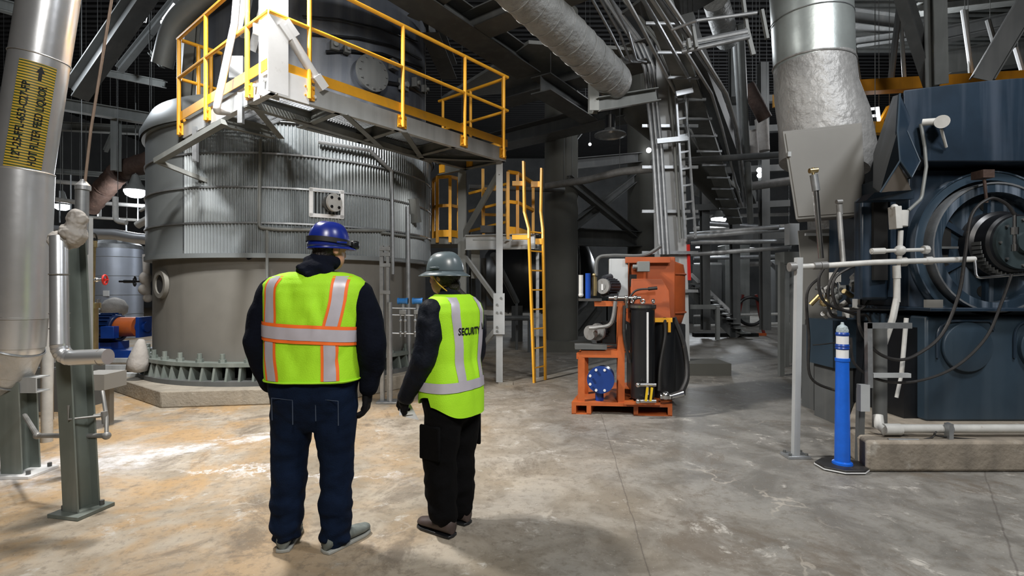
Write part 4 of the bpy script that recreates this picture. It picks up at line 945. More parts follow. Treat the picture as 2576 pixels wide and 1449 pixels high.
for i in range(14):
    t = i / 14; p = P(1640, -40, 6.4).lerp(P(1850, 560, 14), t); MB().box(p + V((.0, 0, -.07)), (.5, .04, .04)).build('tray_rung', G['galv'], ct)
# hanging trapeze
tz = thing('pipe_trapeze', 'pale hanging trapeze frame of tubes at upper right of the conduit column', 'frame', P(1800, 100, 6.4))
for a, b, r in (((1715, 130), (1885, 92), .03), ((1718, 112), (1880, 80), .04), ((1690, 75), (1752, 52), .018), ((1752, 52), (1905, 32), .022)):
    MB().cyl(P(a[0], a[1], 6.4), P(b[0], b[1], 6.2), r, n=10).build('tube', G['galv'], tz)
for a, b in (((1868, -10), (1882, 95)), ((1878, 70), (1895, 138)), ((1742, 62), (1752, 120)), ((1916, 25), (1930, 98)), ((1731, 98), (1735, 122))):
    MB().bar(P(a[0], a[1], 6.3), P(b[0], b[1], 6.3), .035, .05).build('hanger', G['steel'], tz)
# thin yellow things above
for i, (a, b, lab) in enumerate((((1672, 10, 9), (1722, 112, 10), 'yellow slanting handrail high above the conduit column'), ((1722, 112, 10), (1716, 40, 10), 'yellow strut beside the high slanting handrail'), ((1790, 190, 13), (1800, 240, 13), 'small yellow strut in the upper pipe rack, left'), ((1830, 260, 14), (1860, 350, 15), 'small yellow strut in the upper pipe rack, lower right'), ((1752, 140, 11), (1760, 190, 11), 'small yellow strut right of the slanting conduits'))):
    beam(P(*a), P(*b), .06, .1, 'yellow_strut', 'yellow', lab, 'strut', kind='b')
solo(MB().box(P(1956, 254, 8.6), (.15, .05, .22)), 'yellow_sign', G['yellow'], 'small plain yellow plate hung left of the big crinkled duct', 'plate')
# upper background pipes right of the column
bgp = [((1862, 60, 9.5), (1888, 560, 12), .07, 'steel', 'tall grey pipe dropping left of the big crinkled duct'), ((1848, 90, 10), (1872, 470, 12), .05, 'steel_lt', 'tall thin pale pipe left of the big crinkled duct'),
       ((1945, 110, 9), (1965, 290, 9.5), .03, 'galv', 'short thin pipe against the left of the big crinkled duct'), ((1800, 0, 9), (1830, 100, 10), .22, 'wrap', 'fat wrapped pipe at the top right of the slanting conduits'),
       ((1640, 410, 9.0), (1975, 388, 10), .06, 'steel_dk', 'long dark level pipe behind the grey panel box, upper'), ((1870, 400, 11), (1985, 392, 11), .045, 'galv', 'thin pale level pipe left of the grey panel box'),
       ((1880, 470, 12), (1990, 455, 12), .10, 'pipe_gy', 'wide grey level pipe left of the grey panel box'), ((1890, 330, 11), (1896, 400, 11), .12, 'bag', 'insulated upright pipe piece left of the grey panel box'),
       ((1915, 300, 11.5), (1920, 380, 11.5), .14, 'bag', 'fatter insulated upright pipe piece left of the grey panel box'), ((1880, 215, 10.5), (1925, 300, 10.5), .14, 'rust', 'rusty red pipe elbow left of the big crinkled duct'),
       ((1750, 470, 16), (1830, 500, 16), .25, 'wrap', 'wrapped pipe far behind above the lamp'), ((1760, 560, 18), (1960, 575, 18), .10, 'galv', 'far level pipe below the aisle lamp')]
for a, b, r, mm, lab in bgp:
    solo(MB().cyl(*grow(P(*a), P(*b)), r, n=14), 'pipe', G[mm], lab, 'pipe')
# vertical hangers and a lattice of small steel in the upper right rack
ra = thing('pipe_rack', 'dark multi level steel pipe rack between conduit column and big duct', 'rack', P(1850, 830, 15))
for x, y0 in ((1775, 180), (1850, 120), (1925, 160)):
    MB().ibeam(P(x, 830, 15 if x < 1900 else 14), P(x - 6, y0, 15 if x < 1900 else 14), .22, .22, .02, up=(0, 1, 0)).build('post', G['steel_dk'], ra)
for y in (255, 330, 430, 520, 600):
    MB().bar(P(1735, y + 4, 15), P(1985, y - 8, 14.5), .2, .18).build('rack_beam', G['steel_dk'], ra)
# ------------------------------------------------------------------ big crinkled duct and panel boxes
DD = 6.4
bd = thing('clad_duct', 'very wide aluminium clad duct with crinkled lower wrapping above the grey panel box', 'duct', P(2060, 320, DD))
a = P(2020, -420, DD); b = P(2046, 165, DD); c = P(2066, 320, DD)
MB().tube([a, a.lerp(b, .5), b], [.46, .46, .45], 40).build('clad_section', mat('duct_cladding', (.50, .55, .54), .35, .6, .12, 3, bump=.2, bscale=5), bd)
c = P(2070, 420, DD)
pts = [b + V((0, 0, .02)), b.lerp(c, .25) + V((-.01, 0, 0)), b.lerp(c, .55) + V((.05, 0, 0)), b.lerp(c, .85) + V((.06, 0, 0)), c]
MB().tube(pts, [.45, .46, .50, .53, .50], 40).build('crinkled_wrap', G['wrap_lt'], bd)
MB().torus(b, (0.05, 0, 1), .455, .012, 40, 6).build('seam_band', G['wrap_lt'], bd)
for z in (-.55, ): MB().torus(b - V((.03, 0, z)), (0, 0, 1), .46, .006, 40, 6).build('seam_band', G['galv'], bd)
MB().tube([P(2066, 310, DD), P(2090, 420, DD + .5), P(2095, 640, DD + .8)], .3, 24).build('lower_leg', G['wrap'], bd)
pb = thing('electrical_enclosure', 'large blank grey panel box tilted below the wide clad duct', 'panel', P(2075, 550, 5.4))
f = [P(1968, 330, 5.4), P(2168, 308, 5.4), P(2180, 540, 5.4), P(2002, 553, 5.4)]
MB().slab(f, (.15, .22, 0)).build('housing', G['gry_box'], pb, bevel=.008)
f2 = [f[0].lerp(f[2], .03), f[1].lerp(f[3], .03), f[2].lerp(f[0], .03), f[3].lerp(f[1], .03)]
MB().slab(f2, (0, -.012, 0)).build('door', G['gry_box'], pb, bevel=.004)
MB().box(P(1985, 388, 5.38), (.035, .02, .05)).build('latch', G['steel_lt'], pb)
pb2 = thing('electrical_cabinet', 'lower grey cabinet behind the instrument pipes', 'cabinet', P(2080, 830, 6.0))
MB().slab([P(2006, 580, 6.0), P(2160, 570, 6.0), P(2165, 800, 6.0), P(2025, 805, 6.0)], (.2, .3, 0)).build('housing', G['gry_box'], pb2, bevel=.008)
MB().box(P(2090, 590, 5.97), (.6, .03, .03)).build('trim', G['steel_lt'], pb2)
MB().box((P(2090, 0, 6.1).x, 6.15, .5), (.5, .25, 1.0)).build('pedestal', G['steel_dk'], pb2)
# instrument stand pipes
hp = thing('header_pipe', 'horizontal pale header pipe on a white post in front of the dark blue machine', 'pipe', P(2100, 660, 4.4))
pts = [P(1990, 672, 4.4), P(2080, 668, 4.38), P(2200, 660, 4.35), P(2452, 652, 4.3)]
MB().tube(pts, .024, 12).build('pipe', G['pipe_wh'], hp)
for x, r in ((1993, .04), (2072, .034), (2055, .032), (2270, .04), (2335, .035)): MB().cyl(P(x - 8, 672 - (x - 1990) * .045, 4.38), P(x + 8, 671 - (x - 1990) * .045, 4.38), r, n=14).build('coupling', G['pipe_gy'] if x < 2100 else G['pipe_wh'], hp)
MB().cyl(P(2255, 668, 4.35), P(2256, 700, 4.35), .03).cyl(P(2256, 690, 4.35), P(2256, 760, 4.35), .026).tube([P(2256, 750, 4.35), P(2246, 800, 4.35), P(2222, 870, 4.4), P(2217, 1050, 4.45)], .026, 10, rad=.1).build('drop_leg', G['pipe_wh'], hp)
MB().cyl(P(2190, 632, 4.33), P(2330, 628, 4.33), .016).cyl(P(2192, 632, 4.33), P(2225, 631, 4.33), .026).cyl(P(2322, 628, 4.33), P(2334, 628, 4.33), .035, n=8).sph(P(2264, 630, 4.33), .045).build('valve_manifold', G['pipe_wh'], hp)
MB().cyl(P(2262, 660, 4.34), P(2266, 580, 4.34), .02).build('riser', G['pipe_wh'], hp)
tx = MB().box(P(2252, 548, 4.34), (.055, .09, .19), ry=-.05).cyl(P(2268, 570, 4.34), P(2270, 530, 4.34), .045).sph(P(2250, 522, 4.34), .03)
tx.build('transmitter', G['pipe_wh'], hp, bevel=.004)
ws = thing('valve_stand', 'pale square tube post with bolted foot left of the blue bollard', 'post', P(2000, 1148, 4.37))
wsb = V((P(2001, 0, 4.37).x, 4.37, 0)); 
MB().bar(wsb + V((0, 0, .02)), V((P(2009, 0, 4.37).x, 4.37, P(0, 648, 4.37).z)), .05, .05).build('post', G['steel_lt'], ws)
MB().box(wsb + V((0, 0, .012)), (.19, .14, .024)).build('base_plate', G['galv'], ws, bevel=.003)
mb = MB()
for sx in (-1, 1):
    for sy in (-1, 1): mb.hexbolt(wsb + V((.07 * sx, .045 * sy, .024)), (0, 0, 1), .012, .02)
mb.build('anchor_bolts', G['steel_dk'], ws)
ws2 = thing('rear_valve_stand', 'second pale post standing right behind the post left of the blue bollard', 'post', P(2030, 1015, 6.3))
b2 = V((P(2028, 0, 6.35).x, 6.35, 0)); MB().bar(b2, b2 + V((0, 0, 1.55)), .07, .07).build('post', G['steel'], ws2); MB().box(b2 + V((.05, 0, .01)), (.2, .15, .02)).build('base_plate', G['galv'], ws2)
gv = thing('gauge_standpipe', 'shiny upright pipe with a brass valve on top before the grey panel box', 'pipe', P(2066, 655, 4.4))
MB().cyl(P(2066, 650, 4.4), P(2052, 478, 4.4), .022, n=14).build('pipe', G['chrome'], gv)
MB().cyl(P(2053, 480, 4.4), P(2047, 440, 4.4), .032, n=14).build('sleeve', G['galv'], gv)
MB().cyl(P(2036, 430, 4.4), P(2056, 428, 4.4), .022).cyl(P(2046, 440, 4.4), P(2045, 422, 4.4), .012).sph(P(2045, 428, 4.4), .02).build('valve', G['brass'], gv, label='small brass valve')
dv = thing('dark_standpipe', 'dull brown upright pipe with a capped end right of the shiny upright pipe', 'pipe', P(2118, 650, 4.5))
MB().cyl(P(2121, 664, 4.39), P(2111, 535, 4.5), .022, n=12).build('pipe', G['pipe_gy'], dv)
MB().cyl(P(2113, 540, 4.5), P(2111, 515, 4.5), .024, n=12).cyl(P(2104, 508, 4.5), P(2118, 507, 4.5), .02).build('cap', G['pipe_gy'], dv)
# stands and frames farther
fs = thing('stand_frame', 'open rack of dull grey upright legs and level conduits left of the white post', 'frame', P(1970, 940, 8.6))
for x, d, yt in ((1965, 8.4, 660), (1978, 9.4, 650), (1994, 9.9, 655)):
    q = V((P(x, 0, d).x, d, 0)); MB().bar(q, V((q.x, d, P(0, yt, d).z)), .075, .075).build('leg', G['steel'], fs)
for a, b in (((1738, 640), (1990, 622)), ((1738, 610), (2050, 605)), ((1680, 602), (1990, 575)), ((1735, 590), (1960, 570))):
    MB().cyl(P(a[0], a[1], 9.2), P(b[0], b[1], 8.6), .04, n=10).build('level_conduit', G['galv'], fs)
MB().box(P(1995, 650, 8.5), (.45, .3, .2)).build('top_bracket', G['steel'], fs)
MB().box(P(1992, 590, 8.4), (.16, .16, .35)).build('bracket_plate', G['steel_lt'], fs)
# hose and instrument tangle left of the machine
random.seed(11)
hz = ['black hose looping out left of the dark machine, upper loop', 'black hose looping out left of the dark machine, lower loop', 'brown hose hanging in the tangle left of the dark machine', 'thin cable arching to the floor behind the blue bollard', 'black hose sweeping from the tangle to the floor behind the white post']
hp_ = [[(2170, 660), (2100, 700), (2105, 770), (2160, 780), (2200, 740)], [(2085, 660), (2060, 700), (2075, 760), (2150, 790), (2185, 800), (2200, 880)], [(2110, 670), (2085, 720), (2090, 790), (2130, 800)], [(2140, 855), (2080, 865), (2045, 868)], [(2060, 700), (2030, 740), (2035, 850), (2040, 950), (2110, 985)]]
def spline(pts, k=8):
    out = []
    n = len(pts)
    for i in range(n - 1):
        p0, p1, p2, p3 = pts[max(i - 1, 0)], pts[i], pts[i + 1], pts[min(i + 2, n - 1)]
        for j in range(k):
            t = j / k; out.append(.5 * ((2 * p1) + (p2 - p0) * t + (2 * p0 - 5 * p1 + 4 * p2 - p3) * t * t + (3 * p1 - p0 - 3 * p2 + p3) * t ** 3))
    out.append(pts[-1]); return out
for i, (pp, lab) in enumerate(zip(hp_, hz)):
    solo(MB().tube(spline([P(x, y, 4.9 + .1 * i) for x, y in pp]), .014 if i != 3 else .006, 8), 'hose', G['rubber'], lab, 'hose')
it = thing('instrument_cluster', 'dense cluster of small pipe fittings left of the dark blue machine', 'fittings', P(2120, 800, 5.3))
for i in range(30):
    x = random.uniform(2060, 2165); y = random.uniform(690, 790); d = random.uniform(5.1, 5.6); q = P(x, y, d)
    r = random.random()
    if r < .35: m_ = MB().cyl(q, q + V((random.uniform(-.12, .12), .05, random.uniform(-.1, .1))), .025, n=10)
    elif r < .6: m_ = MB().sph(q, .045, 10, 8)
    elif r < .8: m_ = MB().box(q, (.08, .07, .1), rz=random.random())
    else: m_ = MB().torus(q, (random.random(), -1, .2), .06, .01, 16, 6)
    m_.build('fitting', G[random.choice(['pipe_gy', 'steel_dk', 'pipe_wh', 'brass', 'steel'])], it)
MB().box(P(2110, 860, 5.6), (.42, .5, .5)).build('lower_block', G['navy_box'], it)
MB().box((P(2110, 0, 5.6).x, 5.6, .3), (.3, .4, .6)).build('pedestal', G['steel_dk'], it)

# ------------------------------------------------------------------ machine pad and machine
pad = MB(); PX0 = P(2182, 0, 4.0).x
pad.prism([(PX0, 4.0), (PX0 + 5, 4.0), (PX0 + 5, 7.2), (PX0 + 2.2, 7.2), (PX0 + .12, 4.45)], 0, .245)
solo(pad, 'machine_plinth', mat('machine_plinth_concrete', (.27, .235, .19), .9, 0, .3, 3, bump=.7, bscale=18, streak=(.11, .10, .085), samt=.5, sscale=5, spots=(.5, .48, .44), spot_amt=.45, spot_scale=4), 'long low stained concrete plinth under the dark blue machine', 'plinth', bevel=.025)
MX = P(2330, 0, 4.6).x; MY = 4.6; R_ = V((1, 0, 0))
mc = thing('large_motor', 'huge slate blue electric machine on the concrete plinth at the right edge', 'machine', (5.0, 5.3, .245))
m = MB().box((MX + 1.5, MY + .65, .245 + .475), (3.0, 1.3, .95)); m.build('base_housing', G['navy_box'], mc, bevel=.02)
zt = P(0, 775, MY).z
MB().box((MX + 1.48, MY + .55, zt - .01), (3.1, 1.36, .03)).build('base_lid', G['navy'], mc, bevel=.005)
MB().box((MX - .06, MY + .5, .245 + .42), (.13, .8, .84)).build('base_side_rib', G['black'], mc)
def cover(px, py, rpx):
    c_ = P(px, py, MY); r = rpx / F * MY
    o = MB().lathe([(0, r), (.05, r), (.055, r - .01)], c_ + V((0, .01, 0)), c_ + V((0, -1, 0)), 40); o.build('round_cover', G['navy_box'], mc, bevel=.004)
    MB().tube([c_ + V((-r * 1.15, -.012, -.1)), c_ + V((-r * 1.15, -.012, r * 1.05)), c_ + V((r * 1.05, -.012, r * 1.05)), c_ + V((r * 1.1, -.012, .15))], .012, 8, rad=.18).build('raised_frame', G['navy'], mc)
cover(2427, 872, 62); cover(2620, 872, 62)
# end shield: square plate with rings
fz0, fz1 = zt, P(0, 418, MY).z
cxm = P(2508, 0, MY).x; czm = P(0, 622, MY).z
MB().box((cxm + .52, MY + .75, (fz0 + fz1) / 2), (2.4, 1.2, fz1 - fz0)).build('stator_frame', G['navy'], mc, bevel=.01)
hd = MB(); hx0 = P(2262, 0, MY).x
zt2 = P(0, 232, MY).z
pr_ = []
for i in range(13):
    t = i / 12; pr_.append((hx0 + 2.9 * t, zt2 + .13 * math.sin(PI * min(t * .9, 1))))
poly = [V((x, MY - .05, z)) for x, z in pr_] + [V((hx0 + 2.9, MY - .05, fz1 + .03)), V((hx0 + .18, MY - .05, fz1 + .03)), V((hx0 + .0, MY - .05, fz1 + .25))]
MB().slab(poly, (.95, 1.3, 0)).build('top_hood', G['navy'], mc, bevel=.01)
hl = P(2195, 0, 5.0).x
# slanted side vent hood
T_ = P(2264, 236, 4.56); R1 = P(2258, 330, 4.42); R2 = P(2264, 404, 4.36); L1 = P(2214, 484, 4.42); L0 = P(2196, 470, 4.9); L2 = P(2246, 242, 5.1); M0 = P(2198, 385, 4.95)
K1 = P(2282, 330, 4.50); K2 = P(2314, 406, 4.46); K3 = P(2293, 446, 4.40); T2 = P(2292, 300, 4.53)
vh = MB()
vh.slab([T_, R1, R2, L1, L0, M0, L2], (.02, .03, 0)).slab([T_, T2, K1, K2, K3, R2, R1], (0, .03, 0)).slab([K3, K2, K2 + V((.02, .2, 0)), K3 + V((.02, .2, 0))], (0, 0, -.01))
vh.build('vent_hood', G['navy'], mc, bevel=.006, smooth=.2)
MB().tube([T_, R1, R2, L1], .008, 6).tube([R2, K3, K2, K1], .008, 6).build('vent_hood_edge', G['navy_box'], mc)
MB().slab([R2 + V((0, .03, -.01)), K3 + V((0, .05, 0)), P(2292, 478, 4.5), P(2216, 484, 4.46)], (0, .04, 0)).build('vent_opening', mat('vent_screen', (.10, .085, .07), .8), mc)
MB().slab([P(2200, 484, 4.46), P(2300, 478, 4.48), P(2300, 500, 4.5), P(2180, 504, 4.6)], (0, .15, 0)).build('vent_sill', G['navy'], mc)
# side air box with open slot
sx = P(2205, 0, 4.75).x
MB().prism([(P(2168, 0, 4.75).x, 4.78), (P(2235, 0, 4.75).x, 4.75), (P(2235, 0, 4.75).x + .4, 5.3), (P(2168, 0, 4.75).x + .42, 5.35)], P(0, 755, 4.8).z, P(0, 500, 4.8).z).build('side_air_box', G['navy'], mc, bevel=.03)
MB().lathe([(0, .085), (.93, .085), (.96, .06)], V((P(2172, 0, 4.86).x + .02, 4.87, P(0, 752, 4.8).z)), V((P(2172, 0, 4.86).x + .02, 4.87, P(0, 700, 4.8).z)), 24).build('side_air_box_corner', G['navy'], mc)
MB().box((P(2214, 0, 4.74).x, 4.745, P(0, 605, 4.75).z), (.13, .03, .74)).build('open_slot', G['blk'], mc)
MB().box((P(2290, 0, 4.9).x, 5.0, P(0, 620, 4.9).z), (.26, .3, 1.1)).build('side_recess', G['black'], mc)
MB().box((P(2243, 0, 4.74).x, 4.75, P(0, 620, 4.8).z), (.05, .06, .95)).build('slot_post', G['navy'], mc)
cc_ = V((cxm, MY + .16, czm)); fy = V((0, -1, 0))
def rng(name, r0, r1, y0, y1, m_, n=56, par=mc):
    return MB().lathe([(y0, r1), (y1, r1), (y1, r0), (y0, r0), (y0, r1)], cc_, cc_ + fy, n, cap=False).build(name, m_, par)
G['navy_st'] = mat('streaked_slate_blue_paint', (.02, .036, .055), .42, 0, .25, 3, streak=(.26, .31, .38), samt=.75, sscale=11)
rng('shield_outer_ring', .62, .70, .0, .10, G['navy_box'])
rng('shield_inner_ring', .50, .58, .0, .16, G['navy_st'])
rng('shield_edge', .575, .59, .0, .17, G['galv'])
rng('shield_edge', .692, .705, .0, .11, G['navy_st'])
MB().lathe([(0, .52), (.03, .52)], cc_, cc_ + fy, 56).build('end_shield', G['navy_st'], mc)
for a in range(6):
    t = a * PI / 3 + .5; v_ = V((math.cos(t), 0, math.sin(t)))
    MB().lathe([(.03, .055), (.035, .055)], cc_ + v_ * .40, cc_ + v_ * .40 + fy, 20).build('shield_port', G['blk'], mc)
    MB().bar(cc_ + v_ * .25 + fy * .05, cc_ + v_ * .50 + fy * .05, .03, .05).build('shield_rib', G['navy'], mc)
MB().lathe([(.0, .30), (.14, .30), (.16, .27), (.26, .26), (.28, .24)], cc_ + V((.06, 0, .03)), cc_ + V((.06, 0, .03)) + fy, 48).build('bearing_housing', G['black'], mc)
bh = MB().lathe([(.28, .235), (.31, .23), (.312, .09), (.36, .085)], cc_ + V((.08, 0, .03)), cc_ + V((.08, 0, .03)) + fy, 48).build('bearing_cover', mat('dark_teal_grey_paint', (.035, .05, .055), .4, 0, .2, 4), mc)
mb = MB()
for k in range(8): t = k * PI / 4; mb.hexbolt(cc_ + V((.08 + .2 * math.cos(t), -.31, .03 + .2 * math.sin(t))), fy, .013, .015)
mb.build('cover_bolts', G['steel_dk'], bh)
mb = MB()
for k in range(24): t = PI + k * PI / 23; mb.bar(cc_ + V((.06 + .28 * math.cos(t), -.12, .03 + .28 * math.sin(t))), cc_ + V((.06 + .28 * math.cos(t), -.24, .03 + .28 * math.sin(t))), .008, .03)
mb.build('cooling_ribs', G['steel_dk'], mc)
MB().box(P(2472, 440, MY - .1), (.10, .12, .07)).cyl(P(2476, 452, MY - .13), P(2482, 510, MY - .13), .012).build('lifting_lug', G['rust'], mc)
MB().box(cc_ + V((-.43, -.08, .0)), (.22, .1, .02)).box(cc_ + V((-.43, -.03, -.09)), (.18, .02, .06)).build('terminal_block', G['steel_dk'], mc)
MB().box(cc_ + V((-.42, -.04, .10)), (.2, .02, .17)).build('dark_window', G['blk'], mc)
# temperature head on hood
MB().cyl(P(2320, 308, MY - .1), P(2365, 305, MY - .18), .03).cyl(P(2368, 306, MY - .10), P(2370, 306, MY - .24), .055, n=20).cyl(P(2368, 325, MY - .16), P(2380, 370, MY - .08), .012).build('sensor_head', G['pipe_wh'], mc)
MB().tube([P(2316, 312, MY - .1), P(2326, 370, MY - .1), P(2330, 420, MY - .12), P(2318, 500, MY - .14), P(2285, 530, MY - .2)], .014, 8, rad=.1).build('sensor_conduit', G['steel'], mc)
MB().cyl(P(2552, 535, MY - .28), P(2552, 632, MY - .28), .014).cyl(P(2552, 572, MY - .28), P(2552, 590, MY - .28), .028, n=8).cyl(P(2552, 615, MY - .28), P(2552, 632, MY - .28), .022).build('probe_fitting', G['chrome'], mc)
MB().box(P(2348, 765, MY - .02), (.15, .03, .08)).build('rating_plate', G['gry_box'], mc)
# hoses drooping in front of the machine
h1 = [(2552, 540), (2530, 512), (2490, 500), (2445, 540), (2428, 640), (2412, 740), (2370, 840), (2310, 890), (2260, 905), (2205, 885), (2165, 830), (2160, 780)]
solo(MB().tube(spline([P(x, y, 4.22) for x, y in h1]), .013, 8), 'hose', G['rubber'], 'upper black hose drooping from the bearing of the blue machine', 'hose')
h2 = [(2545, 690), (2520, 760), (2480, 850), (2400, 925), (2300, 960), (2210, 955), (2150, 915), (2140, 850)]
solo(MB().tube(spline([P(x, y, 4.15) for x, y in h2]), .011, 8), 'hose', G['rubber'], 'lower and longer black hose drooping in front of the blue machine', 'hose')
solo(MB().tube([P(2452, 648, 4.3), P(2456, 700, 4.2), P(2576, 690, 4.2), P(2700, 690, 4.3), P(2720, 690, 4.6)], .010, 8, rad=.03), 'tubing', G['chrome'], 'thin bare tube bent in front of the machine bearing', 'pipe')
# pipe on the plinth
dp = thing('drain_pipe', 'pale grey drain pipe lying along the plinth front with an elbow at its left end', 'pipe', P(2400, 1090, 4.05))
MB().cyl(P(2262, 1078, 4.12), P(3600, 1078, 4.12), .034, n=16).build('pipe', G['pipe_wh'], dp)
MB().cyl(P(2222, 1080, 4.12), P(2264, 1080, 4.12), .046, n=16).tube([P(2226, 1080, 4.12), P(2212, 1072, 4.16), P(2208, 1045, 4.2)], .038, 14).build('elbow', G['pipe_wh'], dp)
MB().box(P(2387, 1092, 4.07), (.035, .05, .17)).torus(P(2387, 1078, 4.12), (1, 0, 0), .04, .01).build('pipe_clamp', G['galv'], dp)
solo(MB().cyl(P(2234, 1107, 4.05), P(2310, 1108, 4.05), .014), 'short_tube', G['galv'], 'short grey tube lying on the plinth below the drain pipe', 'pipe')
solo(MB().tube(spline([P(2312, 1107, 4.07), P(2345, 1100, 4.07), P(2356, 1086, 4.07), P(2370, 1098, 4.07), P(2580, 1108, 4.07), P(3300, 1108, 4.07)]), .006, 6), 'cable', G['rubber'], 'thin black cable lying on the plinth behind the pipe clamp', 'cable')
# small frame at the plinth corner
sfm = thing('angle_iron_stand', 'grey angle iron bracket frame at the left corner of the machine plinth', 'frame', P(2190, 1180, 4.05))
q0 = V((P(2176, 0, 4.12).x, 4.12, 0))
MB().bar(V((P(2172, 0, 4.15).x, 4.2, 0)), V((P(2176, 0, 4.15).x, 4.2, .62)), .05, .04).build('lower_post', G['steel_dk'], sfm)
MB().bar(V((P(2176, 0, 4.1).x, 4.12, P(0, 1035, 4.1).z)), V((P(2176, 0, 4.1).x, 4.12, P(0, 968, 4.1).z)), .075, .05).build('sleeve', G['steel_lt'], sfm)
MB().bar(P(2186, 975, 4.12), P(2184, 812, 4.12), .04, .04).build('upper_post', G['galv'], sfm)
MB().bar(P(2178, 819, 4.12), P(2290, 819, 4.12), .04, .045).build('arm', G['galv'], sfm)
MB().bar(P(2194, 944, 4.12), P(2288, 944, 4.12), .035, .035).build('arm', G['steel_lt'], sfm)
MB().cyl(P(2280, 800, 4.3), P(2268, 940, 4.3), .017).cyl(P(2268, 940, 4.3), P(2255, 1000, 4.3), .014).build('rod', G['pipe_wh'], sfm)
solo(MB().cyl((P(2213, 0, 4.4).x, 4.4, .245), P(2213, 820, 4.4), .055, n=16), 'riser_pipe', G['steel_dk'], 'dark upright pipe standing on the plinth corner behind the bracket frame', 'pipe')
# ------------------------------------------------------------------ bollard
bl = thing('bollard', 'bright blue plastic bollard with two white bands on a black rubber base', 'bollard', P(2120, 1180, 4.07))
bc = V((P(2119, 0, 4.1).x, 4.1, 0)); L3 = V((0, 0, 1)); n6 = 10
poly = [(bc.x + .20 * math.cos(a) * (1 if abs(math.cos(a)) < .9 else 1), bc.y + .17 * math.sin(a)) for a in [PI / 8 + i * PI / 4 for i in range(8)]]
MB().prism(poly, 0, .035).build('base', G['rubber'], bl, bevel=.008)
po2 = [(bc.x + (x - bc.x) * 1.02, bc.y + (y - bc.y) * 1.02) for x, y in poly]
MB().prism(po2, .010, .019).build('base_edge_chips', G['white'], bl)
MB().lathe([(.03, .075), (.05, .072), (.06, .056), (.86, .048), (.862, .053), (.885, .053), (.887, .046)], bc, bc + L3, 28).build('tube', mat('bright_blue_plastic', (.01, .12, .62), .3, 0, .1, 12, spots=(.02, .2, .75), spot_amt=.4), bl)
for z0, z1 in ((.887, .955), (1.0, 1.065)): MB().lathe([(z0, .0445), (z1, .0445)], bc, bc + L3, 28).build('white_band', G['white'], bl)
MB().lathe([(.955, .046), (.965, .051), (.975, .047), (.985, .051), (1.0, .046)], bc, bc + L3, 28).build('groove_ring', G['blue'], bl)
MB().lathe([(1.065, .046), (1.08, .05), (1.09, .046), (1.10, .04)], bc, bc + L3, 28).build('top_ring', G['blue'], bl)
MB().lathe([(1.09, .043), (1.11, .045), (1.14, .035), (1.155, .014), (1.175, .010)], bc, bc + L3, 16).build('taped_cap', mat('grey_tape', (.35, .42, .45), .5, 0, .3, 30, bump=.6), bl)
# ------------------------------------------------------------------ far right ceiling steel
for i, (a, b, w_, h, mm, lab) in enumerate([
    ((2262, -40, 8.0), (2345, 215, 8.8), .16, .3, 'steel_dk', 'left of two tall struts rising above the blue machine, leaning one'),
    ((2352, -40, 8.2), (2357, 215, 8.4), .22, .2, 'steel', 'upright grey post rising above the blue machine'),
    ((2600, -20, 8.0), (2470, 200, 8.3), .26, .3, 'steel_dk', 'thick diagonal brace at the top right corner'),
    ((2130, 45, 13), (2260, 62, 13), .3, .4, 'steel_dk', 'short dark beam right of the wide clad duct top'),
    ((2300, 25, 12), (2600, -10, 12), .3, .22, 'steel', 'pale level beam at the top right'),
    ((2360, 92, 14), (2600, 40, 13), .3, .35, 'steel_dk', 'second level beam at the top right under the deck'),
    ((2150, 108, 13), (2320, 85, 13), .15, .2, 'steel_dk', 'thin level beam end right of the wide clad duct'),
    ((2375, 160, 15), (2600, 130, 15), .4, .7, 'steel', 'deep grey girder web at the right behind the diagonal brace')]):
    beam(P(*a), P(*b), w_, h, 'roof_beam', mm, lab)
for i, (a, b, r, mm, lab) in enumerate([
    ((2422, 25), (2445, 190), .045, 'steel_lt', 'pale rod in the truss behind the upright post, left'), ((2432, 25), (2440, 190), .03, 'steel', 'pale rod in the truss behind the upright post, right'),
    ((2262, 20), (2240, 210), .06, 'steel_dk', 'dark rod slanting left above the orange crane beam'), ((2265, 30), (2275, 200), .04, 'steel', 'thin upright rod above the orange crane beam'),
    ((2140, 60), (2162, 210), .045, 'steel', 'thin upright rod just right of the wide clad duct'), ((2555, 120), (2580, 205), .05, 'steel_lt', 'pale tube at the far right above the blue machine'),
    ((2485, 50), (2510, 140), .05, 'steel_dk', 'short rod behind the thick diagonal brace')]):
    solo(MB().cyl(P(a[0], a[1], 11), P(b[0], b[1], 11), r, n=8), 'truss_rod', G[mm], lab, 'rod')
dk = thing('deck_underside', 'ribbed dark steel deck seen above the blue machine', 'deck', P(2400, 0, 12))
m = MB()
for i in range(26): m.box((P(2400, 0, 14).x + 1, 10.2 + i * .28, 9.5), (7.5, .14, .10))
m.build('ribs', G['steel'], dk)
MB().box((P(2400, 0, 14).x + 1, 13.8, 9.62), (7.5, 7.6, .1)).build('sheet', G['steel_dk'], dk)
solo(MB().bar(P(2135, 222, 10.5), P(3200, 160, 10.5), .25, .24), 'crane_beam', mat('orange_crane_paint', (.62, .26, .02), .5, 0, .12, 3, streak=(.4, .16, .02), samt=.4), 'long orange yellow crane beam passing behind the blue machine', 'beam')
solo(MB().box(P(2198, 323, 11), (.48, .2, .24)).bar(P(2212, 312, 11), P(2236, 268, 11), .10, .06), 'hook_block', G['yellow'], 'bright yellow bracket between the duct and the blue machine', 'bracket')
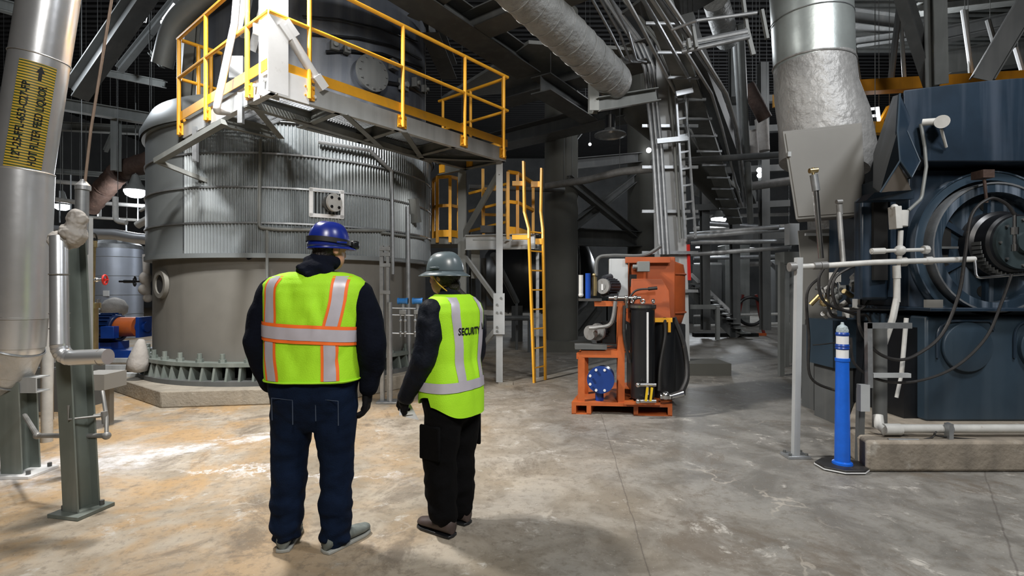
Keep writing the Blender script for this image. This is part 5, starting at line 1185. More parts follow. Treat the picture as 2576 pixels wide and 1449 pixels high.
solo(MB().bar(P(2183, 275, 11), P(2210, 272, 11), .03, .05).bar(P(2183, 293, 11), P(2210, 290, 11), .03, .05).bar(P(2207, 270, 11), P(2212, 312, 11), .05, .05), 'strip_light', G['lamp_dim'], 'small white bracket shaped light above the yellow bracket', 'lamp')
solo(MB().bar(P(2178, 488, 9), P(2200, 484, 9), .05, .1), 'yellow_marker', G['yellow'], 'yellow strip between panel box and machine hood', 'plate')
# ------------------------------------------------------------------ orange filter skid on a pallet
sk = thing('filter_skid', 'orange framed oil filter machine standing on an orange steel pallet', 'machine', P(1570, 1050, 5.7))
OB = G['orange_br']
ex = V((1, -.09, 0)).normalized(); ey = V((.30, 1, 0)).normalized()
p0 = V((P(1438, 0, 5.85).x, 5.85, 0))
def S(x, y, z): return p0 + ex * x + ey * y + V((0, 0, z))
rzs = math.atan2(ex.y, ex.x)
PW = 1.13
pal = MB()
pal.slab([S(0, 0, .10), S(PW, 0, .10), S(PW, 1.3, .10), S(0, 1.3, .10)], (0, 0, .04)).build('pallet_deck', OB, sk)
for a, b in ((0, .17), (.22, .28), (.70, .76), (PW - .06, PW)): pass
for x in (0, .17, .70, PW - .05): MB().slab([S(x, 0, .0), S(x + .05, 0, 0), S(x + .05, 1.3, 0), S(x, 1.3, 0)], (0, 0, .10)).build('pallet_runner', OB, sk)
for x in (0.0, .70): MB().slab([S(x, 0, .0), S(x + .43 if x else .22, 0, 0), S(x + .43 if x else .22, 1.3, 0), S(x, 1.3, 0)], (0, 0, .012)).build('pallet_skid_foot', OB, sk)
def sbar(a, b, w_=.07, h=.07, name='frame_tube', m_=OB): return MB().bar(S(*a), S(*b), w_, h, up=(0, 0, 1)).build(name, m_, sk)
sbar((.10, .06, .14), (.10, .06, .68)); sbar((.06, .06, .68), (.58, .06, .68), .07, .06); sbar((.55, .06, .14), (.55, .06, 1.28), .075, .08)
sbar((.08, .5, .14), (.08, .5, .68)); sbar((.08, .06, .66), (.08, .5, .66)); sbar((.25, .06, 1.27), (.58, .06, 1.27), .07, .06)
MB().box(S(.33, .28, .72), (.55, .5, .02), rz=rzs).build('shelf', OB, sk)
# blue flanged pump end
cB = S(.33, .02, .40)
bf = MB().lathe([(0, .155), (.035, .155)], cB, cB - ey, 36).build('blue_flange', mat('deep_blue_flange', (.008, .04, .20), .4, 0, .15, 6), sk, label='round deep blue flange with eight bright bolts')
MB().cyl(cB, cB + ey * .25, .13, n=28).build('blue_casing', G['blue'], sk)
for k in range(8):
    t = PI / 8 + k * PI / 4; q = cB + ex * (.125 * math.cos(t)) + V((0, 0, .125 * math.sin(t))) - ey * .035
    MB().hexbolt(q, -ey, .016, .02).build('flange_bolt', G['white'], bf)
MB().cyl(cB + V((0, .1, -.16)) , cB + V((0, .1, -.26)), .05).build('blue_pump_foot', G['blue'], sk)
# motors on shelves
def motor(c, dirv, r, ln, m_, par=sk):
    o = MB().cyl(c, c + dirv * ln, r, n=24).build('motor_body', m_, par)
    MB().cyl(c - dirv * .03, c, r * 1.04, n=24).cyl(c - dirv * .035, c - dirv * .03, r * .5).build('fan_cover', G['pipe_gy'], o)
    mb = MB(); x_ = dirv.cross(V((0, 0, 1))).normalized(); z_ = V((0, 0, 1))
    for k in range(18): t = k * PI / 9; q = x_ * math.cos(t) + z_ * math.sin(t); mb.bar(c + q * (r + .006) + dirv * .02, c + q * (r + .006) + dirv * (ln - .02), .006, .014, up=q)
    mb.build('cooling_fins', m_, o)
    MB().box(c + dirv * ln * .5 - V((0, 0, r + .02)), (ln * .8, r * 1.6, .04), rz=rzs).build('motor_foot', m_, o)
    return o
dk_ = mat('dark_grey_enamel', (.03, .033, .04), .4, 0, .2, 6)
motor(S(.28, .22, .93), (ex * -.6 + ey * -.8).normalized() * -1, .10, .33, dk_)
MB().cyl(S(.215, .12, .93), S(.19, .085, .93), .085, n=24).build('pale_fan_cowl', G['pipe_gy'], sk)
MB().box(S(.42, .3, .92), (.24, .2, .26), rz=rzs).build('pump_block', G['black'], sk, bevel=.01)
MB().box(S(.2, .1, .77), (.36, .2, .05), rz=rzs).build('motor_base', G['steel_dk'], sk)
motor(S(.36, .05, 1.47), (ex * .55 + ey).normalized(), .085, .24, dk_)
MB().box(S(.37, .02, 1.46), (.07, .01, .07), rz=rzs).build('motor_plate', G['white'], sk)
MB().cyl(S(.36, .1, 1.56), S(.42, .2, 1.58), .04).build('capacitor', dk_, sk)
MB().cyl(S(.18, .04, 1.33), S(.18, .04, 1.62), .03, n=16).build('blue_cylinder', G['blue'], sk)
MB().cyl(S(.10, .04, 1.36), S(.10, .04, 1.60), .026, n=16).sph(S(.10, .04, 1.37), .03).build('pale_cylinder', G['pipe_wh'], sk)
MB().cyl(S(.25, .07, 1.36), S(.25, .07, 1.58), .03).sph(S(.245, .07, 1.6), .022).build('brass_regulator', G['brass'], sk)
MB().box(S(.2, .06, 1.315), (.26, .12, .03), rz=rzs).build('manifold_plate', G['chrome'], sk)
# valves on the top post
MB().cyl(S(.42, .0, 1.34), S(.78, .0, 1.34), .018).sph(S(.5, 0, 1.34), .03).sph(S(.62, 0, 1.34), .03).cyl(S(.62, 0, 1.34), S(.62, 0, 1.22), .02).sph(S(.72, 0, 1.34), .028).build('valve_row', G['chrome'], sk)
MB().tube(spline([S(.60, 0, 1.25), S(.6, -.02, .9), S(.66, .0, .6)]), .02, 8).build('black_hose', G['rubber'], sk)
MB().tube(spline([S(.2, 0, .99), S(.3, -.02, 1.0), S(.45, -.02, 1.05), S(.5, -.02, 1.3)]), .022, 8).build('grey_hose', G['pipe_gy'], sk)
# tall black filter housing
cF = S(.80, .03, 0)
MB().lathe([(.20, .13), (.22, .135), (1.20, .135), (1.22, .15), (1.26, .15), (1.27, .11)], cF, cF + V((0, 0, 1)), 32).build('filter_housing', G['black'], sk)
MB().lathe([(1.225, .152), (1.255, .152)], cF, cF + V((0, 0, 1)), 32).build('housing_lid_ring', G['chrome'], sk)
for k in range(6):
    t = k * PI / 3 + .3; q = cF + V((math.cos(t) * .135, math.sin(t) * .135, 1.30)); MB().torus(q, (math.cos(t), math.sin(t), 0), .022, .007, 14, 6).build('lid_eye_bolt', G['chrome'], sk)
MB().box(cF + V((0.02, -.137, .72)), (.02, .01, .92)).build('sight_strip', G['white'], sk)
MB().slab([S(.60, -.08, .14), S(1.0, -.08, .14), S(1.0, .25, .14), S(.60, .25, .14)], (0, 0, .025)).build('housing_tray', OB, sk)
for zz in (.20, .38): MB().cyl(cF + V((-.1, -.18, zz)), cF + V((.1, -.18, zz)), .02).sph(cF + V((-.1, -.19, zz)), .028).build('drain_fitting', G['chrome'], sk)
for dx in (-.01, .04): MB().box(cF + V((dx, -.21, .28)), (.022, .02, .15), ry=.12).build('valve_handle', mat('yellow_handle_%d' % (dx > 0), (.75, .5, .02), .4), sk)
MB().cyl(cF + V((.16, -.12, .24)), cF + V((.28, -.13, .24)), .035).sph(cF + V((.22, -.13, .25)), .05).cyl(cF + V((.28, -.13, .24)), cF + V((.42, -.1, .27)), .03, .045).build('ball_valve', G['chrome'], sk)
MB().tube(spline([cF + V((.16, -.1, .30)), cF + V((.18, -.08, .6)), cF + V((.25, -.02, .9)), cF + V((.28, .1, 1.1))]), .022, 8).build('black_hose', G['rubber'], sk)
MB().tube(spline([cF + V((.40, -.1, .27)), cF + V((.5, -.02, .45)), cF + V((.5, .1, .8)), cF + V((.42, .2, 1.1))]), .03, 8).build('black_hose', G['rubber'], sk)
MB().cyl(cF + V((.30, .25, .15)), cF + V((.30, .25, 1.1)), .15, n=24).build('second_housing', G['black'], sk)
MB().box(cF + V((.26, .08, 1.08)), (.2, .03, .05)).box(cF + V((.32, .06, 1.0)), (.03, .03, .12)).build('strap_buckles', G['yellow'], sk)
# orange tank and front cabinet
MB().box(S(.86, .55, 1.42), (.52, .5, .80), rz=rzs).build('front_cabinet', G['orange'], sk, bevel=.015)
MB().slab([S(.66, .20, 1.03), S(1.06, .20, 1.03), S(1.12, .22, 1.10), S(1.10, .24, 1.42), S(1.02, .24, 1.56), S(.66, .24, 1.56)], (0, .06, 0)).build('cabinet_lower_plate', G['orange'], sk, bevel=.008)
for z, hh in ((1.52, .14), (1.22, .16)): MB().box(S(.68, .255, z + .02), (.08, .02, hh), rz=rzs).build('cabinet_slot', G['blk'], sk)
MB().box(S(.85, .25, 1.78), (.52, .05, .07), rz=rzs).build('cabinet_lip', G['orange'], sk, bevel=.004)
MB().lathe([(.90, .02), (.93, .22), (1.02, .32), (1.15, .36), (1.62, .36), (1.74, .34), (1.80, .2), (1.82, .02)], S(.93, .72, 0), S(.93, .72, 1), 32, cap=False).build('orange_tank', G['orange'], sk)
MB().torus(S(.93, .72, 1.15), (0, 0, 1), .365, .012, 36, 6).torus(S(.93, .72, 1.62), (0, 0, 1), .365, .012, 36, 6).build('tank_seam', G['orange'], sk)
sbar((1.02, .45, .14), (1.02, .45, 1.05), .06, .06); sbar((1.10, 1.2, .14), (1.10, 1.2, 1.0), .08, .08, 'frame_tube', G['black'])
MB().box(S(.92, .75, .58), (.62, .6, .86), rz=rzs).build('dark_machine_body', G['black'], sk)
MB().box(S(.80, .19, 1.70), (.14, .09, .12), rz=rzs).cyl(S(.68, .18, 1.70), S(.74, .18, 1.70), .025).build('junction_box', G['steel'], sk, bevel=.006)
MB().tube([S(.52, .3, 1.32), S(.52, .3, 1.78), S(.60, .3, 1.78)], .008, 6).build('conduit', G['steel'], sk)
MB().box(S(.50, .33, 1.56), (.22, .12, .48), rz=rzs).build('grey_switch_box', G['steel_lt'], sk, bevel=.006)
MB().tube(spline([S(.24, .3, 1.6), S(.26, .3, 1.8), S(.42, .32, 1.84), S(.8, .3, 1.84), S(1.0, .3, 1.95)]), .022, 8).build('top_hose', G['steel_dk'], sk)
MB().cyl(S(.66, .15, 1.22), S(.72, .15, 1.36), .012).tube(spline([S(.62, .12, 1.3), S(.72, .12, 1.42), S(.88, .12, 1.44)]), .012, 8).cyl(S(.86, .12, 1.44), S(.96, .12, 1.45), .02).build('cabinet_hose', G['rubber'], sk)
# red pole
solo(MB().bar(P(1734, 705, 8.7), P(1731, 615, 8.7), .045, .045).bar(P(1734, 640, 8.74), P(1700, 640, 8.74), .03, .04), 'red_pole', G['red'], 'slim red pole sticking up behind the orange tank', 'pole')
solo(MB().box((P(1760, 0, 8.6).x, 8.7, .1), (.9, .6, .2)), 'floor_pad', G['conc_dk'], 'low dark concrete pad on the floor behind the orange machine', 'pad')

# ------------------------------------------------------------------ far aisle
stt = thing('far_stairs', 'distant steel stairway with a pale handrail descending right behind the orange machine', 'stairs', P(1860, 840, 15))
sa, sb = P(1738, 690, 16), P(1860, 805, 15)
MB().bar(sa, sb, .06, .10).build('handrail', G['white'], stt)
MB().bar(sa + V((0, 0, -.45)), sb + V((0, 0, -.5)), .3, .28).build('stringer', G['steel_dk'], stt)
for i in range(12):
    q = (sa + V((0, 0, -.3))).lerp(sb + V((0, 0, -.35)), i / 11); MB().box(q, (.3, .8, .04)).build('tread', G['steel'], stt)
af = thing('hose_reel_stand', 'dark red A shaped reel stand on the floor at the end of the aisle', 'stand', P(1885, 845, 15.5))
c = P(1885, 780, 15.5)
for s in (-1, 1): MB().bar(V((c.x + .45 * s, c.y, .02)), V((c.x + .2 * s, c.y, 1.25)), .07, .07).build('leg', mat('dark_red_paint', (.16, .02, .015), .5), af)
MB().torus(V((c.x, c.y - .1, .75)), (0, 1, 0), .42, .05, 28, 8).build('reel', G['black'], af)
MB().bar(V((c.x - .5, c.y, .04)), V((c.x + .5, c.y, .04)), .1, .08).build('foot_bar', G['orange'], af)
solo(MB().box((P(1835, 0, 15).x, 15.3, .05), (1.9, .25, .1)), 'floor_curb', G['blk'], 'long low black curb lying on the floor before the red reel stand', 'curb')
solo(MB().bar(P(1735, 772, 14), P(1800, 772, 14), .08, .12).bar(P(1805, 855, 14), P(1805, 770, 14), .1, .1), 'guard_rail', G['steel'], 'low grey guard rail under the distant stairs', 'railing')
# bright things in the depth
for i, (x, y, w_, h, d, mm, lab) in enumerate([
    (1810, 637, .62, .10, 22, 'lamp_dim', 'long strip light glowing in the distance above the stairs'), (1765, 622, .4, .07, 24, 'lamp_dim', 'faint strip light to the left of the long one in the distance'),
    (1900, 625, .4, .07, 24, 'lamp_dim', 'strip light near the far right posts'), (1925, 760, .35, 2.6, 22, 'white', 'pale tall white panel at the end of the aisle'),
    (1808, 757, .26, 1.55, 26, 'white', 'small white panel seen under the stairs'), (1860, 700, .4, .12, 26, 'yellow', 'tiny yellow panel in the distance'),
    (1790, 775, .5, .06, 24, 'lamp_dim', 'thin low strip of light beneath the stairs')]):
    solo(MB().box(P(x, y, d), (w_ * 1.3, .15, h)), 'strip_light' if 'lamp' in mm else 'far_panel', G[mm], lab, 'lamp' if 'lamp' in mm else 'panel')  # glowing boxes are strip lights, the others plain distant panels
for i, (x, w_, h, lab) in enumerate(((1770, 1.2, 2.4, 'dark cabinet far under the stairs'), (1845, 1.0, 3.2, 'dark far column of equipment left of the reel stand'), (1960, .7, 2.6, 'dark cabinet far right of the reel stand'), (1480, 1.5, 1.6, 'low dark equipment far left of the orange machine'), (1550, 1.0, 1.0, 'second low dark unit far left of the orange machine'))):
    solo(MB().box((P(x, 0, 21).x, 21, h / 2), (w_, .8, h)), 'far_equipment', G['steel_dk' if i != 1 else 'steel'], lab, 'equipment', bevel=.02)
for i, (x, y, d, lab) in enumerate(((1910, 428, 14, 'upper of two small round lamps left of the grey panel'), (1911, 441, 14, 'lower of two small round lamps left of the grey panel'), (1632, 378, 14, 'small bright floodlight left of the conduit column'), (1484, 363, 14, 'tiny bright light inside the dark upper bay'), (1828, 519, 19, 'tiny round lamp just above the aisle lamp'))):
    solo(MB().sph(P(x, y, d), .07 if i < 3 else .04, 14, 8), 'round_lamp', G['lamp'], lab, 'lamp')
# distant level pipes over the aisle
for i, (y, d, r, mm) in enumerate(((575, 19, .08, 'pipe_wh'), (592, 20, .06, 'galv'), (650, 18, .07, 'galv'), (668, 21, .10, 'pipe_gy'), (545, 22, .08, 'pipe_gy'), (795, 20, .05, 'pipe_wh'), (820, 19, .06, 'pipe_wh'))):
    solo(MB().cyl(P(1745, y, d), P(1985, y - 6, d), r, n=8), 'pipe', G[mm], ['upper white level pipe under the aisle lamp', 'thin level pipe under the aisle lamp', 'level pipe right above the far stairs', 'thick level pipe above the far stairs', 'level pipe at the height of the aisle lamp', 'knee high white pipe in the distance', 'ankle high white pipe in the distance'][i], 'pipe')
# ------------------------------------------------------------------ people
def organic(name, mb, voxel, m_, parent, smooth=2, disp=None, label=None):
    me = bpy.data.meshes.new('t'); me.from_pydata([tuple(p) for p in mb.v], [], mb.f)
    o = bpy.data.objects.new('t', me); COL.objects.link(o)
    md = o.modifiers.new('r', 'REMESH'); md.mode = 'VOXEL'; md.voxel_size = voxel; md.use_smooth_shade = True
    bpy.context.view_layer.update()
    new = bpy.data.meshes.new_from_object(o.evaluated_get(bpy.context.evaluated_depsgraph_get()))
    bpy.data.objects.remove(o); bpy.data.meshes.remove(me)
    bm = bmesh.new(); bm.from_mesh(new)
    for _ in range(smooth): bmesh.ops.smooth_vert(bm, verts=bm.verts, factor=.5, use_axis_x=True, use_axis_y=True, use_axis_z=True)
    if disp:
        bm.normal_update()
        for v in bm.verts: v.co += v.normal * disp(v.co)
    bm.to_mesh(new); bm.free(); new.name = name; new.materials.clear(); new.materials.append(m_); new.shade_smooth()
    ob = bpy.data.objects.new(name, new); COL.objects.link(ob); ob.parent = parent
    if label: ob['label'] = label
    return ob
def limb(mb, pts, rs, n=16):
    pts = [V(p) for p in pts]
    for i in range(len(pts) - 1): mb.cyl(pts[i], pts[i + 1], rs[i], rs[i + 1], n)
    for p, r in zip(pts, rs): mb.sph(p, r, n, 10)
    return mb
def interp(tab, z):
    if z <= tab[0][0]: return tab[0][1:]
    for i in range(len(tab) - 1):
        if z <= tab[i + 1][0]:
            t = (z - tab[i][0]) / (tab[i + 1][0] - tab[i][0]); t = t * t * (3 - 2 * t) * .5 + t * .5
            return [a + (b - a) * t for a, b in zip(tab[i][1:], tab[i + 1][1:])]
    return tab[-1][1:]
NE = 2.5
def sect(tab, th, z, off=0.):
    a, b, cx_, cy_ = interp(tab, z); c, s = math.cos(th), math.sin(th)
    e = 2 / NE
    return V((cx_ + (a + off) * math.copysign(abs(c) ** e, c), cy_ + (b + off) * math.copysign(abs(s) ** e, s), z))
def loft(tab, off=0., z0=None, z1=None, n=48, k=24):
    z0 = tab[0][0] if z0 is None else z0; z1 = tab[-1][0] if z1 is None else z1
    vs = []; fs = []
    for j in range(k + 1):
        z = z0 + (z1 - z0) * j / k
        for i in range(n): vs.append(sect(tab, 2 * PI * i / n, z, off))
    for j in range(k):
        for i in range(n): fs.append((j * n + i, j * n + (i + 1) % n, (j + 1) * n + (i + 1) % n, (j + 1) * n + i))
    fs.append(tuple(range(n - 1, -1, -1))); fs.append(tuple(range(k * n, k * n + n)))
    return MB().add(vs, fs)
def hand(mb, w_, d, n_, t_, curl=.35, add=0.):
    w_, d, n_, t_ = V(w_), V(d).normalized(), V(n_).normalized(), V(t_).normalized()
    lens = (.066, .078, .072, .056)
    limb(mb, [w_ - d * .03, w_ + d * .03], [.026 + add, .026 + add], 10)
    for i in range(4):
        s_ = (1.5 - i) * .0215; kn = w_ + d * (.088 - abs(i - 1.2) * .004) + t_ * s_
        limb(mb, [w_ + t_ * s_ * .7, w_ + d * .05 + t_ * s_ * .95, kn], [.014 + add, .014 + add, .0115 + add], 10)
        p = kn; L_ = lens[i]; pts = [p]; a = curl * .5
        for q, f in enumerate((.45, .32, .23)):
            a += curl * (.9 + .12 * i); dd = d * math.cos(a) + n_ * math.sin(a); p = p + dd * L_ * f; pts.append(p)
        limb(mb, pts, [.0105 + add, .0095 + add, .009 + add, .0078 + add], 10)
    limb(mb, [w_ + d * .012 + t_ * .022, w_ + d * .045 + t_ * .046 + n_ * .010, w_ + d * .075 + t_ * .050 + n_ * .022, w_ + d * .098 + t_ * .044 + n_ * .032], [.015 + add, .0125 + add, .011 + add, .009 + add], 10)
def head(mb, c, f, s=1.0):      # c: centre of the skull, f: facing direction
    f = V(f).normalized(); r_ = f.cross(V((0, 0, 1))).normalized(); u = V((0, 0, 1)); c = V(c)
    def el(o, rr, sc):          # ellipsoid oriented along the face
        vs = []; fs = []; n, m = 20, 14
        for j in range(m + 1):
            ph = PI * j / m
            for i in range(n):
                a = 2 * PI * i / n; vs.append(c + (r_ * (o[0] + sc[0] * rr * math.sin(ph) * math.cos(a)) + f * (o[1] + sc[1] * rr * math.sin(ph) * math.sin(a)) + u * (o[2] + sc[2] * rr * math.cos(ph))) * s)
        for j in range(m):
            for i in range(n): fs.append((j * n + i, (j + 1) * n + i, (j + 1) * n + (i + 1) % n, j * n + (i + 1) % n))
        mb.add(vs, fs)
    el((0, -.005, .02), .1, (.76, .95, .98)); el((0, .025, -.045), .075, (.82, .92, 1.0)); el((0, .055, -.085), .035, (.9, .8, .7))
    el((0, .098, -.022), .016, (.8, 1.0, 1.5)); el((0, .088, -.058), .02, (1.1, .5, .45)); el((0, .083, .012), .05, (1.0, .25, .25))
    for sx in (-1, 1): el((sx * .078, -.003, -.012), .028, (.35, .7, 1.1)); el((sx * .032, .083, -.0), .013, (1, .6, .7))
def torso_fold(p, amp=.006, seed=0.):
    return amp * (mnoise.noise(V((p.x * 9 + seed, p.y * 9, p.z * 4))) + .6 * mnoise.noise(V((p.x * 18, p.y * 18 + seed, p.z * 9))))
def cloth_fold(amp, fx, fz, seed=0., low=None):
    def f(p):
        a = amp
        if low is not None and p.z < low: a *= 1 + 1.6 * (low - p.z) / low
        return a * (mnoise.noise(V((p.x * fx + seed, p.y * fx, p.z * fz))) + .5 * mnoise.noise(V((p.x * fx * 2.3, p.y * fx * 2.3 + seed, p.z * fz * 2.1))))
    return f
G['skin'] = mat('skin', (.55, .28, .19), .5, 0, .08, 20)
G['hoodie'] = mat('dark_navy_fleece', (.0035, .005, .011), .95, 0, .2, 14, bump=.25, bscale=60)
G['denim'] = mat('dark_indigo_denim', (.004, .010, .028), .9, 0, .3, 7, bump=.2, bscale=120, spots=(.008, .018, .045), spot_amt=.5, spot_scale=5)
G['blackcloth'] = mat('black_trouser_cloth', (.0025, .0025, .003), .95, 0, .2, 9, bump=.2, bscale=60)
G['jacket'] = mat('black_jacket_cloth', (.007, .009, .015), .6, 0, .3, 9, bump=.4, bscale=30)
G['lime'] = mat('lime_hi_vis_mesh', (.40, .80, .015), .75, 0, .05, 5, bump=.15, bscale=160)
G['silver'] = mat('silver_reflective_tape', (.50, .48, .54), .4, .1, .06, 12)
G['hv_orange'] = mat('orange_trim_tape', (.95, .17, .02), .6, 0, .05, 8)
G['hair'] = mat('dark_hair', (.012, .008, .006), .55, 0, .3, 40, bump=.5, bscale=90)
G['glove'] = mat('black_glove', (.009, .009, .011), .7, 0, .3, 20)
for q_ in ('hoodie', 'denim', 'blackcloth', 'jacket', 'glove'): G[q_].node_tree.nodes['Principled BSDF'].inputs['Specular IOR Level'].default_value = .12
def vest(root, tab, z0, z1, off, fold, name='vest', n=96, k=60, hem=None):
    vs = []; fs = []
    def pt(th, z, o=0.):
        p = sect(tab, th, z, off + o); q = V((p.x, p.y, 0)) - V((tab[0][3], tab[0][4], 0)); d = q.normalized() if q.length > 1e-4 else V((0, 0, 1))
        return p + d * fold(p)
    def hz(th, t):
        lo = z0 + (hem(th) if hem else 0); return lo + (z1 - lo) * t
    for L_ in (0., -.006):
        for j in range(k + 1):
            for i in range(n): th = 2 * PI * i / n; vs.append(pt(th, hz(th, j / k), L_))
    b = (k + 1) * n
    for j in range(k):
        for i in range(n):
            i2 = (i + 1) % n; fs.append((j * n + i, j * n + i2, (j + 1) * n + i2, (j + 1) * n + i)); fs.append((b + j * n + i, b + (j + 1) * n + i, b + (j + 1) * n + i2, b + j * n + i2))
    for i in range(n): i2 = (i + 1) % n; fs.append((i, b + i, b + i2, i2))
    fs.append(tuple(k * n + i for i in range(n)))
    ob = MB().add(vs, fs).build(name, G['lime'], root, smooth=1.2)
    return ob, pt, hz
def crease(p, x0, z0, x1, z1, w_, amp):
    dx, dz = x1 - x0, z1 - z0; l2 = dx * dx + dz * dz; t = ((p.x - x0) * dx + (p.z - z0) * dz) / l2; tt = max(0, min(1, t))
    d2 = (p.x - x0 - dx * tt) ** 2 + (p.z - z0 - dz * tt) ** 2
    return amp * math.exp(-d2 / (w_ * w_)) * (.35 + .65 * math.sin(PI * min(1, max(0, tt)))) * (1 if p.y < 0 else 0)
def backth(tab, x, z):
    a, b, cx_, cy_ = interp(tab, z); u = max(-1, min(1, (x - cx_) / (a + .012)))
    return 2 * PI - math.acos(math.copysign(abs(u) ** (NE / 2), u))
def vstripe(root, tab, pt, xs, w_, o, m_, name, k=26, side=1):   # xs: [(z, x centre)]
    vs = []; fs = []; nn = 6
    for lay in (o, o - .004):
        for j in range(k + 1):
            z = xs[0][0] + (xs[-1][0] - xs[0][0]) * j / k; xc = interp([(a, b) for a, b in xs], z)[0]
            for i in range(nn + 1):
                th = backth(tab, xc + (i / nn - .5) * w_, z)
                if side < 0: th = 2 * PI - th
                vs.append(pt(th, z, lay))
    b = (k + 1) * (nn + 1)
    for j in range(k):
        for i in range(nn):
            a = j * (nn + 1) + i; fs.append((a, a + 1, a + nn + 2, a + nn + 1))
    return MB().add(vs[:b], fs).build(name, m_, root, fix=False, smooth=1.5)
def hstripe(root, pt, zf, h, o, m_, name, n=96):
    vs = []; fs = []
    for j in range(5):
        for i in range(n): th = 2 * PI * i / n; vs.append(pt(th, zf(th) + (j / 4 - .5) * h, o))
    for j in range(4):
        for i in range(n): i2 = (i + 1) % n; fs.append((j * n + i, j * n + i2, (j + 1) * n + i2, (j + 1) * n + i))
    return MB().add(vs, fs).build(name, m_, root, fix=False, smooth=1.5)

def shoe(root, heel, d, ln, m_, sole_m, name='shoe'):
    h = V(heel); d = V((d[0], d[1], 0)).normalized(); s_ = V((-d.y, d.x, 0)); up = V((0, 0, 1)); m = MB()
    prof = [(0, .034, .055), (.12, .04, .06), (.3, .042, .055), (.55, .045, .042), (.8, .048, .032), (.95, .035, .026), (1.0, .018, .02)]
    for i in range(len(prof) - 1):
        a, b = prof[i], prof[i + 1]
        m.lathe([(0, 1), (1, 1)], (0, 0, 0), (0, 0, .001), 4) if False else None
    vs = []; fs = []; n = 16
    for t, w_, hh in prof:
        for i in range(n):
            a = 2 * PI * i / n; z = .020 + hh * math.sin(a) + hh; z = max(.014, z * .8); vs.append(h + d * (ln * t) + s_ * (w_ * math.cos(a)) + up * z)
    for j in range(len(prof) - 1):
        for i in range(n): fs.append((j * n + i, j * n + (i + 1) % n, (j + 1) * n + (i + 1) % n, (j + 1) * n + i))
    fs.append(tuple(range(n - 1, -1, -1))); fs.append(tuple(range((len(prof) - 1) * n, len(prof) * n)))
    m.add(vs, fs); sh = m.build(name, m_, root, smooth=1.5)
    pts = [h + d * (ln * t) + s_ * (w_ + .002) for t, w_, hh in prof] + [h + d * (ln * 1.02)] + [h + d * (ln * t) - s_ * (w_ + .002) for t, w_, hh in reversed(prof)] + [h - d * .008]
    MB().prism([(p.x, p.y) for p in pts], .0, .018).build('sole', sole_m, sh, bevel=.004)
    return sh

